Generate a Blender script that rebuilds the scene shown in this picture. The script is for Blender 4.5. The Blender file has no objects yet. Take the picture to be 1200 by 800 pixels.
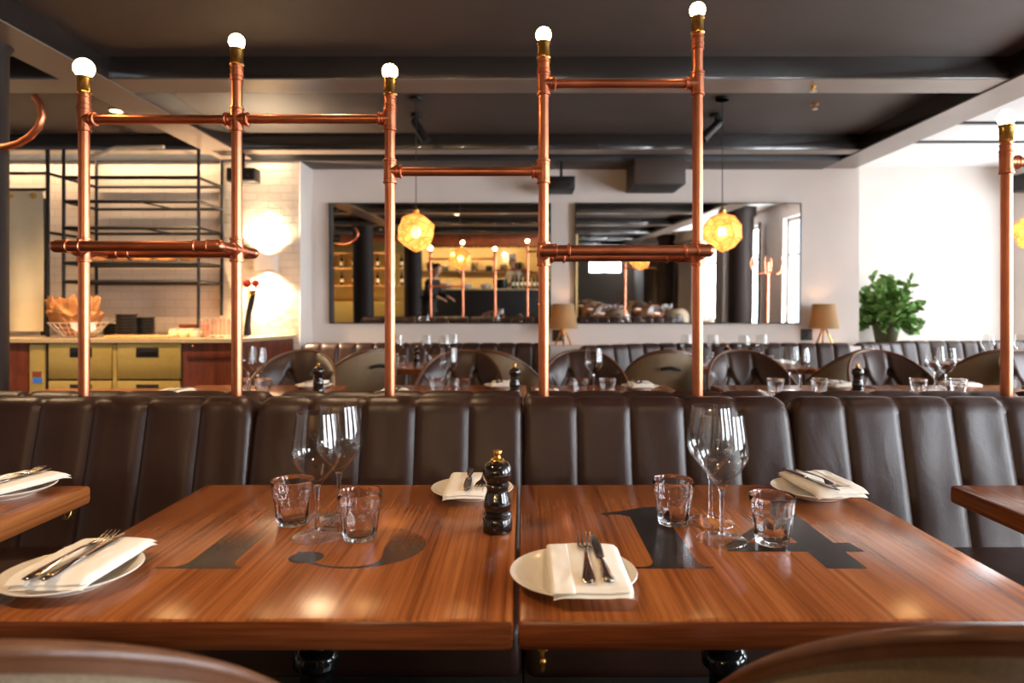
import bpy, bmesh, math, random
from mathutils import Vector, Matrix, noise
random.seed(7)
PI = math.pi
sin, cos, sqrt = math.sin, math.cos, math.sqrt
scn = bpy.context.scene
COL = scn.collection

# ------------------------------------------------------------------ camera
F = 780.0; CX, CY = 613.0, 363.0; CZ = 1.18
cam = bpy.data.cameras.new('camera'); camo = bpy.data.objects.new('camera', cam); COL.objects.link(camo)
cam.sensor_width = 36; cam.lens = 36*F/1200
cam.shift_x = (600-CX)/1200; cam.shift_y = -(400-CY)/1200
camo.location = (0, 0, CZ); camo.rotation_euler = (PI/2, 0, 0)
cam.clip_start = .02
cam.dof.use_dof = True; cam.dof.focus_distance = 1.55; cam.dof.aperture_fstop = 3.2
scn.camera = camo
def WX(x, Y): return (x-CX)*Y/F
def WZ(y, Y): return CZ-(y-CY)*Y/F

# ------------------------------------------------------------------ mesh builder
class MB:
    def __init__(s): s.v = []; s.f = []
    def add(s, vs, fs):
        o = len(s.v); s.v += [tuple(p) for p in vs]; s.f += [tuple(i+o for i in f) for f in fs]; return s
    def bm(s, bm, M=None):
        bm.verts.index_update()
        vs = [(M @ v.co if M else v.co.copy()) for v in bm.verts]
        fs = [[v.index for v in f.verts] for f in bm.faces]; bm.free(); return s.add(vs, fs)
    def box(s, x0, x1, y0, y1, z0, z1, b=0, seg=2, M=None):
        bm = bmesh.new(); bmesh.ops.create_cube(bm, size=1)
        for v in bm.verts: v.co = Vector(((x0+x1)/2+v.co.x*(x1-x0), (y0+y1)/2+v.co.y*(y1-y0), (z0+z1)/2+v.co.z*(z1-z0)))
        if b: bmesh.ops.bevel(bm, geom=bm.edges[:], offset=b, segments=seg, profile=.5, affect='EDGES')
        return s.bm(bm, M)
    def loft(s, rings, cap=True, close=False):
        n = len(rings[0]); vs = [p for r in rings for p in r]; fs = []
        m = len(rings)
        for i in range(m if close else m-1):
            for j in range(n):
                a, b = i*n+j, i*n+(j+1) % n; k = ((i+1) % m)*n
                fs.append((a, b, k+(j+1) % n, k+j))
        if cap and not close:
            fs.append(tuple(range(n))[::-1]); fs.append(tuple((m-1)*n+j for j in range(n)))
        return s.add(vs, fs)
    def tube(s, pts, r, seg=12, close=False, cap=True):
        P = [Vector(p) for p in pts]; n = len(P)
        T = []
        for i in range(n):
            if close: t = P[(i+1) % n]-P[i-1]
            else: t = P[min(i+1, n-1)]-P[max(i-1, 0)]
            T.append(t.normalized())
        up = Vector((0, 0, 1)) if abs(T[0].z) < .9 else Vector((1, 0, 0))
        nrm = T[0].cross(up).normalized(); rings = []
        for i in range(n):
            nrm = (nrm-T[i]*nrm.dot(T[i])).normalized(); b = T[i].cross(nrm)
            rr = r[i] if isinstance(r, (list, tuple)) else r
            rings.append([P[i]+(nrm*cos(2*PI*k/seg)+b*sin(2*PI*k/seg))*rr for k in range(seg)])
        return s.loft(rings, cap, close)
    def lathe(s, prof, seg=32, o=(0, 0, 0), rf=None, M=None):
        rings = []
        for i, (r, z) in enumerate(prof):
            ring = []
            for k in range(seg):
                a = 2*PI*k/seg; rr = r if rf is None else rf(i, r, z, a)
                p = Vector((o[0]+rr*cos(a), o[1]+rr*sin(a), o[2]+z)); ring.append(M @ p if M else p)
            rings.append(ring)
        return s.loft(rings, prof[0][0] > 1e-5 or prof[-1][0] > 1e-5)
    def cyl(s, p, q, r, seg=16): return s.tube([p, q], r, seg)
    def prism(s, out, fn, h0, h1):
        n = len(out); vs = [fn(a, b, h0) for a, b in out]+[fn(a, b, h1) for a, b in out]
        fs = [tuple(range(n))[::-1], tuple(range(n, 2*n))]+[(i, (i+1) % n, n+(i+1) % n, n+i) for i in range(n)]
        return s.add(vs, fs)
    def grid(s, fn, nu, nv, wrap=False):
        vs = [fn(i/nu, j/nv) for i in range(nu+(0 if wrap else 1)) for j in range(nv+1)]; fs = []
        m = nu if wrap else nu+1
        for i in range(nu):
            for j in range(nv):
                a = (i % m)*(nv+1)+j; b = ((i+1) % m)*(nv+1)+j
                fs.append((a, b, b+1, a+1))
        return s.add(vs, fs)
    def sphere(s, c, r, seg=16, sc=(1, 1, 1)):
        bm = bmesh.new(); bmesh.ops.create_uvsphere(bm, u_segments=seg, v_segments=max(6, seg//2), radius=r)
        return s.bm(bm, Matrix.Translation(c) @ Matrix.Diagonal((*sc, 1)))
    def build(s, name, mat, parent=None, smooth=40, loc=None, fix=True):
        me = bpy.data.meshes.new(name); me.from_pydata([tuple(p) for p in s.v], [], s.f)
        if fix:
            bm = bmesh.new(); bm.from_mesh(me); bmesh.ops.remove_doubles(bm, verts=bm.verts, dist=1e-5)
            bmesh.ops.recalc_face_normals(bm, faces=bm.faces); bm.to_mesh(me); bm.free()
        if smooth:
            me.shade_smooth(); me.set_sharp_from_angle(angle=math.radians(smooth))
        me.materials.append(mat)
        ob = bpy.data.objects.new(name, me); COL.objects.link(ob)
        if loc: ob.location = loc
        if parent: ob.parent = parent
        return ob

def tag(o, label, cat, group=None, kind=None):
    o['label'] = label; o['category'] = cat
    if group: o['group'] = group
    if kind: o['kind'] = kind
    return o
def thing(name, label, cat, loc=(0, 0, 0), rz=0, group=None):
    o = bpy.data.objects.new(name, None); COL.objects.link(o); o.empty_display_size = .05
    o.location = loc; o.rotation_euler = (0, 0, rz)
    return tag(o, label, cat, group)
def struct(mb, name, mat, smooth=30, label=None):
    o = mb.build(name, mat, None, smooth); o['kind'] = 'structure'
    if label: o['label'] = label
    return o
def copy_tree(o, parent=None):
    c = o.copy(); COL.objects.link(c)
    if parent: c.parent = parent
    for ch in list(o.children): copy_tree(ch, c)
    return c
USED = set()
def place(proto, loc, rz=0, label=None, group=None, sc=None):
    """the prototype itself the first time, a copy of its whole tree afterwards"""
    if proto.name in USED: o = copy_tree(proto)
    else: o = proto; USED.add(proto.name)
    o.location = loc; o.rotation_euler = (0, 0, rz)
    if sc: o.scale = (sc, sc, sc)
    if label: o['label'] = label
    if group: o['group'] = group
    return o

# ------------------------------------------------------------------ materials
def srgb(r, g, b):
    f = lambda c: c/12.92 if c <= .04045 else ((c+.055)/1.055)**2.4
    return (f(r/255), f(g/255), f(b/255), 1)
class NT:
    def __init__(s, name):
        s.m = bpy.data.materials.new(name); s.m.use_nodes = True; s.t = s.m.node_tree; s.t.nodes.clear()
        s.out = s.n('ShaderNodeOutputMaterial')
    def n(s, kind, **kw):
        x = s.t.nodes.new(kind)
        for k, v in kw.items():
            if k in x.inputs: x.inputs[k].default_value = v
            else: setattr(x, k, v)
        return x
    def l(s, a, b): s.t.links.new(a, b)
    def coord(s, scale=(1, 1, 1), kind='Object', rot=(0, 0, 0)):
        tc = s.n('ShaderNodeTexCoord'); mp = s.n('ShaderNodeMapping'); mp.inputs['Scale'].default_value = scale
        mp.inputs['Rotation'].default_value = rot
        s.l(tc.outputs[kind], mp.inputs['Vector']); return mp.outputs['Vector']
    def ramp(s, fac, cols):
        r = s.n('ShaderNodeValToRGB'); e = r.color_ramp.elements
        while len(e) < len(cols): e.new(.5)
        for i, (p, c) in enumerate(cols): e[i].position = p; e[i].color = c
        s.l(fac, r.inputs['Fac']); return r.outputs['Color']
    def bump(s, h, strength, dist=.01):
        b = s.n('ShaderNodeBump'); b.inputs['Strength'].default_value = strength; b.inputs['Distance'].default_value = dist
        s.l(h, b.inputs['Height']); return b.outputs['Normal']
def basic(name, col, rough=.5, metal=0, spec=.5, var=0, vscale=8, bump=0, bscale=60, bdist=.002, coat=0, sheen=0, rvar=0):
    t = NT(name); p = t.n('ShaderNodeBsdfPrincipled')
    p.inputs['Base Color'].default_value = col; p.inputs['Roughness'].default_value = rough
    p.inputs['Metallic'].default_value = metal; p.inputs['Specular IOR Level'].default_value = spec
    p.inputs['Coat Weight'].default_value = coat; p.inputs['Sheen Weight'].default_value = sheen
    t.l(p.outputs[0], t.out.inputs[0])
    if var or rvar:
        nz = t.n('ShaderNodeTexNoise'); nz.inputs['Scale'].default_value = vscale; nz.inputs['Detail'].default_value = 4
        t.l(t.coord(), nz.inputs['Vector'])
        if var:
            lo = tuple(c*(1-var) for c in col[:3])+(1,); hi = tuple(min(1, c*(1+var)) for c in col[:3])+(1,)
            t.l(t.ramp(nz.outputs['Fac'], [(.3, lo), (.7, hi)]), p.inputs['Base Color'])
        if rvar:
            mr = t.n('ShaderNodeMapRange'); mr.inputs['To Min'].default_value = max(0, rough-rvar); mr.inputs['To Max'].default_value = rough+rvar
            t.l(nz.outputs['Fac'], mr.inputs['Value']); t.l(mr.outputs[0], p.inputs['Roughness'])
    if bump:
        n2 = t.n('ShaderNodeTexNoise'); n2.inputs['Scale'].default_value = bscale; n2.inputs['Detail'].default_value = 3
        t.l(t.coord(), n2.inputs['Vector']); t.l(t.bump(n2.outputs['Fac'], bump, bdist), p.inputs['Normal'])
    t.p = p
    return t.m
def wood(name, dark, mid, light, rough=.25, scale=(1, 1, 1), bump=.05, rot=0):
    t = NT(name); p = t.n('ShaderNodeBsdfPrincipled'); p.inputs['Roughness'].default_value = rough
    t.l(p.outputs[0], t.out.inputs[0])
    v = t.coord(scale, rot=(0, 0, rot))
    big = t.n('ShaderNodeTexNoise', Scale=1.0, Detail=3.0, Distortion=.15); t.l(v, big.inputs['Vector'])
    fine = t.n('ShaderNodeTexNoise', Scale=6.0, Detail=6.0, Roughness=.65); t.l(v, fine.inputs['Vector'])
    mx = t.n('ShaderNodeMath', operation='MULTIPLY_ADD'); t.l(fine.outputs['Fac'], mx.inputs[0]); mx.inputs[1].default_value = .55
    m2 = t.n('ShaderNodeMath', operation='MULTIPLY'); t.l(big.outputs['Fac'], m2.inputs[0]); m2.inputs[1].default_value = .45
    t.l(m2.outputs[0], mx.inputs[2])
    t.l(t.ramp(mx.outputs[0], [(.36, dark), (.5, mid), (.64, light)]), p.inputs['Base Color'])
    if bump: t.l(t.bump(fine.outputs['Fac'], bump, .002), p.inputs['Normal'])
    return t.m
def emit(name, col, s):
    t = NT(name); e = t.n('ShaderNodeEmission'); e.inputs['Color'].default_value = col; e.inputs['Strength'].default_value = s
    t.l(e.outputs[0], t.out.inputs[0]); return t.m
def brickmat(name, c1, c2, mortar, bw, bh, msize, rough, bump, rnoise=0, spec=.5):
    t = NT(name); p = t.n('ShaderNodeBsdfPrincipled'); p.inputs['Roughness'].default_value = rough; p.inputs['Specular IOR Level'].default_value = spec
    t.l(p.outputs[0], t.out.inputs[0])
    tc = t.n('ShaderNodeTexCoord'); sp = t.n('ShaderNodeSeparateXYZ'); cb = t.n('ShaderNodeCombineXYZ')
    t.l(tc.outputs['Object'], sp.inputs[0])
    ad = t.n('ShaderNodeMath', operation='ADD'); t.l(sp.outputs['X'], ad.inputs[0]); t.l(sp.outputs['Y'], ad.inputs[1])
    t.l(ad.outputs[0], cb.inputs['X']); t.l(sp.outputs['Z'], cb.inputs['Y'])
    b = t.n('ShaderNodeTexBrick', offset=.5); t.l(cb.outputs[0], b.inputs['Vector'])
    for k, v in dict(Color1=c1, Color2=c2, Mortar=mortar, Scale=1.0).items(): b.inputs[k].default_value = v
    b.inputs['Mortar Size'].default_value = msize; b.inputs['Brick Width'].default_value = bw; b.inputs['Row Height'].default_value = bh
    b.inputs['Mortar Smooth'].default_value = .3
    t.l(b.outputs['Color'], p.inputs['Base Color'])
    nz = t.n('ShaderNodeTexNoise', Scale=18.0, Detail=5.0); t.l(tc.outputs['Object'], nz.inputs['Vector'])
    sub = t.n('ShaderNodeMath', operation='MULTIPLY_ADD'); t.l(b.outputs['Fac'], sub.inputs[0]); sub.inputs[1].default_value = -1.0
    ns = t.n('ShaderNodeMath', operation='MULTIPLY'); t.l(nz.outputs['Fac'], ns.inputs[0]); ns.inputs[1].default_value = rnoise
    t.l(ns.outputs[0], sub.inputs[2]); t.l(t.bump(sub.outputs[0], bump, .012), p.inputs['Normal'])
    return t.m
def glassmat(name, col=(1, 1, 1, 1), ior=1.45, rough=0):
    t = NT(name); g = t.n('ShaderNodeBsdfGlass'); g.inputs['Color'].default_value = col; g.inputs['IOR'].default_value = ior; g.inputs['Roughness'].default_value = rough
    t.l(g.outputs[0], t.out.inputs[0]); return t.m
def thinglass(name, solid=0, tint=(.97, .975, .97, 1)):
    t = NT(name); tr = t.n('ShaderNodeBsdfTransparent'); tr.inputs['Color'].default_value = tint
    gl = t.n('ShaderNodeBsdfGlossy'); gl.inputs['Roughness'].default_value = .015
    lw = t.n('ShaderNodeLayerWeight'); lw.inputs['Blend'].default_value = .5; pw = t.n('ShaderNodeMath', operation='POWER'); t.l(lw.outputs['Facing'], pw.inputs[0]); pw.inputs[1].default_value = 5.0
    fr = t.n('ShaderNodeMath', operation='MULTIPLY_ADD', use_clamp=True); t.l(pw.outputs[0], fr.inputs[0]); fr.inputs[1].default_value = .95; fr.inputs[2].default_value = .045
    mx = t.n('ShaderNodeMixShader'); t.l(fr.outputs[0], mx.inputs[0]); t.l(tr.outputs[0], mx.inputs[1]); t.l(gl.outputs[0], mx.inputs[2]); last = mx.outputs[0]
    if solid:
        g = t.n('ShaderNodeBsdfGlass'); g.inputs['IOR'].default_value = 1.45; m2 = t.n('ShaderNodeMixShader'); m2.inputs[0].default_value = solid
        t.l(last, m2.inputs[1]); t.l(g.outputs[0], m2.inputs[2]); last = m2.outputs[0]
    t.l(last, t.out.inputs[0]); return t.m
def panemat(name):
    t = NT(name); tr = t.n('ShaderNodeBsdfTransparent'); gl = t.n('ShaderNodeBsdfGlossy'); gl.inputs['Roughness'].default_value = .02
    mx = t.n('ShaderNodeMixShader'); mx.inputs[0].default_value = .07
    t.l(tr.outputs[0], mx.inputs[1]); t.l(gl.outputs[0], mx.inputs[2]); t.l(mx.outputs[0], t.out.inputs[0]); return t.m
def shademat(name, col, trans, tr_col=None, clear=0, metal=0, pattern=False):
    t = NT(name); p = t.n('ShaderNodeBsdfPrincipled'); p.inputs['Base Color'].default_value = col; p.inputs['Roughness'].default_value = .35 if metal else .8
    p.inputs['Metallic'].default_value = metal
    tl = t.n('ShaderNodeBsdfTranslucent'); tl.inputs['Color'].default_value = tr_col or col
    m1 = t.n('ShaderNodeMixShader'); m1.inputs[0].default_value = trans; t.l(p.outputs[0], m1.inputs[1]); t.l(tl.outputs[0], m1.inputs[2])
    last = m1.outputs[0]
    if clear:
        tp = t.n('ShaderNodeBsdfTransparent'); tp.inputs['Color'].default_value = (1, .72, .38, 1); m2 = t.n('ShaderNodeMixShader'); m2.inputs[0].default_value = clear
        if pattern:
            vo = t.n('ShaderNodeTexVoronoi', feature='DISTANCE_TO_EDGE', Scale=15.0); t.l(t.coord(), vo.inputs['Vector'])
            mr = t.n('ShaderNodeMapRange'); mr.inputs['From Max'].default_value = .16; mr.inputs['To Min'].default_value = clear*2.2; mr.inputs['To Max'].default_value = clear*.55
            t.l(vo.outputs['Distance'], mr.inputs['Value']); t.l(mr.outputs[0], m2.inputs[0])
        if pattern: t.l(t.ramp(vo.outputs['Distance'], [(.0, (.85, .3, .08, 1)), (.05, (1, .66, .32, 1))]), tl.inputs['Color'])
        t.l(last, m2.inputs[1]); t.l(tp.outputs[0], m2.inputs[2]); last = m2.outputs[0]
    t.l(last, t.out.inputs[0]); return t.m

M = {}
M['table'] = wood('table_wood', srgb(98, 50, 23), srgb(146, 82, 39), srgb(178, 110, 58), .2, (20, .3, 20), 0, .05)
M['table_edge'] = wood('table_edge_wood', srgb(76, 36, 16), srgb(112, 56, 26), srgb(134, 72, 36), .25, (1.1, 20, 34), .01)
M['table_far'] = M['table']
M['ink'] = basic('table_number_black', srgb(30, 26, 24), .22, var=.3, vscale=120)
def leather_creases(m):
    t = m.node_tree; p = [n for n in t.nodes if n.type == 'BSDF_PRINCIPLED'][0]; old = p.inputs['Normal'].links[0].from_socket
    tc = t.nodes.new('ShaderNodeTexCoord'); mp = t.nodes.new('ShaderNodeMapping'); mp.inputs['Scale'].default_value = (9, 9, 4); t.links.new(tc.outputs['Object'], mp.inputs['Vector'])
    nz = t.nodes.new('ShaderNodeTexNoise'); nz.inputs['Scale'].default_value = 1.0; nz.inputs['Detail'].default_value = 4; nz.inputs['Distortion'].default_value = 1.4; t.links.new(mp.outputs[0], nz.inputs['Vector'])
    b = t.nodes.new('ShaderNodeBump'); b.inputs['Strength'].default_value = .2; b.inputs['Distance'].default_value = .009; t.links.new(nz.outputs['Fac'], b.inputs['Height']); t.links.new(old, b.inputs['Normal']); t.links.new(b.outputs[0], p.inputs['Normal'])
_t = NT('worn_glare_table_number'); _p = _t.n('ShaderNodeBsdfPrincipled'); _p.inputs['Roughness'].default_value = .24; _t.l(_p.outputs[0], _t.out.inputs[0])
_tc = _t.n('ShaderNodeTexCoord'); _sp = _t.n('ShaderNodeSeparateXYZ'); _t.l(_tc.outputs['Object'], _sp.inputs[0])
_nz = _t.n('ShaderNodeTexNoise', Scale=160.0, Detail=4.0); _t.l(_tc.outputs['Object'], _nz.inputs['Vector'])
_mr = _t.n('ShaderNodeMapRange'); _mr.inputs['From Min'].default_value = -.14; _mr.inputs['From Max'].default_value = .09; _mr.inputs['To Min'].default_value = -.35; _mr.inputs['To Max'].default_value = .6; _t.l(_sp.outputs['Y'], _mr.inputs['Value'])  # number fades towards the far side: wear plus painted-in table glare
_ad = _t.n('ShaderNodeMath', operation='ADD'); _t.l(_mr.outputs[0], _ad.inputs[0]); _t.l(_nz.outputs['Fac'], _ad.inputs[1])
_p.inputs['Base Color'].default_value = srgb(34, 29, 26); _tp = _t.n('ShaderNodeBsdfTransparent'); _mx = _t.n('ShaderNodeMixShader'); _t.l(_t.ramp(_ad.outputs[0], [(.4, (0, 0, 0, 1)), (.85, (1, 1, 1, 1))]), _mx.inputs[0]); _t.l(_p.outputs[0], _mx.inputs[1]); _t.l(_tp.outputs[0], _mx.inputs[2]); _t.l(_mx.outputs[0], _t.out.inputs[0]); M['ink_worn_glare'] = _t.m
M['leather'] = basic('brown_leather', srgb(54, 32, 24), .4, spec=.5, var=.16, vscale=5, bump=.25, bscale=170, bdist=.0012, rvar=.07)
leather_creases(M['leather'])
M['copper'] = basic('copper', srgb(214, 132, 96), .34, 1, var=.16, vscale=7, bump=.04, bscale=90, rvar=.07)
M['brass'] = basic('brass', srgb(208, 160, 84), .27, 1, var=.1, vscale=20, rvar=.06)
M['glass'] = thinglass('clear_glass')
M['glass2'] = glassmat('pressed_glass', (1, 1, 1, 1), 1.38)
M['glass_solid'] = glassmat('solid_glass', (1, 1, 1, 1), 1.4)
M['china'] = basic('white_china', srgb(238, 231, 220), .14)
M['napkin'] = basic('white_napkin', srgb(246, 240, 230), .9, spec=.2, bump=.25, bscale=420, bdist=.0008)
M['steel'] = basic('polished_steel', srgb(205, 198, 190), .12, 1)
M['lacquer'] = basic('black_lacquer', srgb(27, 21, 19), .13, coat=.5)
M['column'] = basic('column_paint', srgb(40, 31, 27), .55, spec=.2, bump=.1, bscale=60)
M['iron'] = basic('black_iron', srgb(26, 23, 22), .45, spec=.3, bump=.1, bscale=120)
M['gloss_iron'] = basic('gloss_black_iron', srgb(18, 18, 18), .12)
M['ceiling'] = basic('brown_ceiling_paint', srgb(66, 54, 47), .55, var=.08, vscale=3)
M['beam'] = basic('dark_beam_gloss', srgb(38, 33, 30), .2, var=.1, vscale=5, coat=.6, bump=.05, bscale=9, bdist=.004)
M['lit_underside'] = basic('beam_underside_painted_light', srgb(118, 102, 90), .3, var=.08, vscale=5)  # paler tone puts the light caught by beam undersides into the colour
M['beam_face'] = M['beam']
M['white'] = basic('white_wall_paint', srgb(226, 216, 208), .7, spec=.3, var=.03, vscale=3)
M['whitec'] = basic('white_ceiling_paint', srgb(232, 228, 224), .7)
M['brick'] = brickmat('white_painted_brick', srgb(222, 204, 182), srgb(228, 210, 188), srgb(216, 196, 172), .22, .068, .005, .65, .9, .9)
M['tile'] = brickmat('glazed_white_tile', srgb(206, 184, 162), srgb(210, 190, 168), srgb(184, 162, 142), .2, .075, .003, .16, .2, .12)
M['floor'] = wood('floor_boards', srgb(30, 22, 18), srgb(48, 36, 30), srgb(62, 48, 40), .4, (1.2, 9, 1))
M['mirror'] = basic('mirror_silver', (.86, .85, .83, 1), .012, 1)
M['black'] = basic('matt_black', srgb(22, 20, 19), .5)
M['fabric'] = basic('tan_wool', srgb(142, 122, 98), .95, spec=.15, sheen=.2, var=.16, vscale=260, bump=.4, bscale=500, bdist=.001)
M['trim'] = basic('tan_leather_trim', srgb(96, 60, 38), .36, var=.15, vscale=30, bump=.2, bscale=200, bdist=.001)
M['chair_leg'] = basic('dark_stained_wood', srgb(50, 32, 24), .35)
M['mahog'] = wood('mahogany_panel', srgb(66, 26, 14), srgb(96, 42, 22), srgb(116, 56, 30), .32, (16, 16, 1.2), .03)
M['stone'] = basic('counter_stone', srgb(176, 152, 118), .35, var=.1, vscale=40)
M['brushed'] = basic('brushed_gold_steel', srgb(206, 176, 100), .34, .55, var=.05, vscale=30)
M['lampshade'] = shademat('ochre_lampshade', srgb(168, 140, 98), .22, srgb(214, 176, 116))
M['pend'] = shademat('etched_brass_shade', srgb(232, 150, 70), .55, (1, .5, .16, 1), .16, .6, True)
M['pot'] = basic('olive_pot', srgb(84, 78, 52), .45)
M['soil'] = basic('soil', srgb(50, 38, 28), .95)
M['leaf'] = basic('green_leaf', srgb(118, 158, 84), .45, var=.4, vscale=14)
M['stem'] = basic('green_stem', srgb(82, 92, 50), .6)
M['kraft'] = basic('kraft_paper', srgb(158, 102, 54), .8, var=.2, vscale=20)
M['wire'] = basic('pale_wire', srgb(208, 198, 182), .35, .6)
M['board'] = wood('beech_board', srgb(176, 124, 70), srgb(204, 152, 92), srgb(216, 170, 110), .45, (3, 16, 3))
M['canvas'] = basic('cream_canvas', srgb(204, 188, 156), .9, var=.06, vscale=6)
M['pan'] = basic('black_pan', srgb(40, 38, 37), .3)
M['red'] = basic('red_ball', srgb(166, 40, 32), .18)
M['plastic'] = glassmat('clear_plastic', (1, .97, .95, 1), 1.25, .05)
M['cream'] = basic('cream_jar', srgb(232, 212, 160), .4)
M['bread'] = basic('bread_crust', srgb(176, 116, 60), .8, var=.3, vscale=24)
M['skin'] = basic('skin', srgb(196, 148, 122), .5)
M['hair'] = basic('dark_hair', srgb(34, 26, 22), .6)
M['blackcloth'] = basic('black_cloth', srgb(24, 23, 24), .85)
M['whitecloth'] = basic('white_cloth', srgb(226, 222, 214), .85)
M['bottle'] = basic('dark_bottle_glass', srgb(22, 30, 18), .08)
M['curtain'] = basic('grey_curtain', srgb(120, 108, 100), .9)
M['pane'] = panemat('window_pane')
M['frame_w'] = basic('white_frame', srgb(214, 210, 204), .45)
M['bulb'] = emit('lit_bulb', (1, .56, .22, 1), 95)
M['bulb_in'] = emit('lit_inner_bulb', (1, .56, .24, 1), 42)
M['bulb_lamp'] = emit('lit_lamp_bulb', (1, .62, .32, 1), 45)
M['bulb_wall'] = emit('lit_wall_bulb', (1, .66, .36, 1), 40)
M['tube'] = emit('lit_tube', (1, .78, .5, 1), 14)
M['down'] = emit('lit_downlight', (1, .66, .36, 1), 40)
M['led'] = emit('blue_led', (.12, .35, 1, 1), .3)
M['led_r'] = emit('red_led', (1, .2, .08, 1), .18)
M['kitchen'] = brickmat('kitchen_tile', srgb(222, 190, 130), srgb(228, 196, 138), srgb(180, 150, 100), .2, .1, .003, .2, .2, .1)
M['grey_plate'] = basic('grey_switch_plate', srgb(60, 58, 56), .4, .5)

# ------------------------------------------------------------------ the room
ZC, ZB = 2.68, 2.55
struct(MB().box(-6.2, 5.4, -12.2, 7.2, -.1, 0), 'floor', M['floor'])
struct(MB().box(-6.2, 3.0, -12.2, 7.2, ZC, ZC+.1), 'ceiling', M['ceiling'])
struct(MB().box(3.0, 5.4, -12.2, 7.2, ZC, ZC+.1), 'ceiling_right', M['whitec'])
for i, (ya, yb) in enumerate([(3.94, 4.19), (5.68, 5.84), (1.9, 2.12), (-.3, -.08), (-2.5, -2.28), (-4.7, -4.48), (-7.2, -6.98)]):
    o = struct(MB().box(-6.1, 2.88, ya, yb, ZB, ZC+.02, .004), 'trim_%d' % (i+1), M['beam'])
    MB().box(-6.1, 2.879, ya+.002, yb-.002, ZB-.006, ZB+.002).build('lit_underside', M['lit_underside'], o)  # thin plate carrying the painted-in underside light
o = struct(MB().box(-2.73, -2.45, -12, 6.01, ZB-.008, ZC+.02, .004), 'trim_8', M['beam']); MB().box(-2.728, -2.452, -12, 6.01, ZB-.014, ZB).build('lit_underside', M['lit_underside'], o)
o = struct(MB().box(2.88, 3.18, -12, 6.38, ZB-.009, ZC+.02, .004), 'trim_9', M['beam']); MB().box(2.882, 3.178, -12, 6.38, ZB-.015, ZB).build('lit_underside', M['lit_underside'], o)
# soffit along the back wall, with tile joints
mb = MB()
for i in range(7): mb.box(-6.1+i*1.283, -6.1+(i+1)*1.283-.008, 6.035, 6.42, 2.53, 2.6, .003)
struct(mb, 'trim_10', M['ceiling'])
struct(MB().box(-6.1, 2.88, 6.02, 6.05, 2.528, ZC+.02, .003), 'trim_11', M['black'])
for i, Y in enumerate((5.3, 5.9)):
    struct(MB().box(3.18, 5.1, Y, Y+.05, ZC-.012, ZC+.02), 'trim_%d' % (12+i), M['iron'])
struct(MB().box(-2.03, 3.23, 6.4, 6.6, 0, ZC+.05), 'wall_back', M['white'])
struct(MB().box(3.13, 3.23, 6.6, 7.1, 0, ZC+.05), 'wall_back_return', M['white'])
struct(MB().box(3.1, 5.4, 7.0, 7.2, 0, ZC+.05), 'wall_back_alcove', M['white'])
struct(MB().box(-2.76, -2.03, 6.05, 6.5, 0, ZC+.05, .004), 'wall_back_left', M['brick'])
struct(MB().box(-6.2, -2.76, 6.07, 6.5, 0, ZC+.05), 'wall_back_far_left', M['tile'])
struct(MB().box(-6.2, -6.0, -12.2, 6.3, 0, ZC+.05), 'wall_left', M['white'])
# white face of the return beside the brick pier
struct(MB().box(-2.035, -2.025, 6.048, 6.41, 0, ZC+.03), 'trim_14', M['white'])

def win_wall(name, X, thick, ys, wins, zlo, zhi, mat):
    """wall in the plane X with window openings between wins = [(y0, y1)]"""
    mb = MB(); y = ys[0]
    for a, b in wins:
        mb.box(X, X+thick, y, a, 0, ZC+.05); mb.box(X, X+thick, a, b, 0, zlo); mb.box(X, X+thick, a, b, zhi, ZC+.05); y = b
    mb.box(X, X+thick, y, ys[1], 0, ZC+.05)
    return struct(mb, name, mat, 0)
WR = [(-2.9, -1.3), (-.4, 1.2), (2.2, 3.8)]
win_wall('wall_right', 4.1, .2, (-12.2, 4.6), WR, .6, 2.45, M['white'])
struct(MB().box(4.1, 5.33, 4.6, 4.75, 0, ZC+.05), 'wall_right_return', M['white'])
WA = [(4.95, 6.62)]
win_wall('wall_right_alcove', 5.13, .2, (4.75, 7.0), WA, .6, 2.5, M['white'])
def window(i, X, a, b, z0, z1):
    mb = MB()
    for (y0, y1, q0, q1) in ((a, a+.06, z0, z1), (b-.06, b, z0, z1), (a, b, z0, z0+.06), (a, b, z1-.06, z1), ((a+b)/2-.02, (a+b)/2+.02, z0, z1), (a, b, z0+1.25, z0+1.29)):
        mb.box(X+.08, X+.13, y0, y1, q0, q1, .004)
    w = mb.build('window_%d' % i, M['frame_w']); w['kind'] = 'structure'
    MB().box(X+.1, X+.106, a+.05, b-.05, z0+.05, z1-.05).build('pane', M['pane'], w, 0)
def daylight(X, a, b, z0, z1, power, col=(.86, .93, 1)):
    l = bpy.data.lights.new('window_daylight', 'AREA'); l.shape = 'RECTANGLE'; l.size = z1-z0; l.size_y = b-a; l.energy = power; l.color = col
    o = bpy.data.objects.new('window_daylight', l); COL.objects.link(o); o.location = (X+.35, (a+b)/2, (z0+z1)/2)
    o.rotation_euler = (0, PI/2, 0)
    o['kind'] = 'structure'
DAY = 1.0
for i, (a, b) in enumerate(WR):
    window(i+1, 4.1, a, b, .6, 2.45); daylight(4.1, a, b, .6, 2.45, 190*DAY)
window(4, 5.13, 4.95, 6.62, .6, 2.5); daylight(5.13, 4.95, 6.62, .6, 2.5, 85*DAY)
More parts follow.
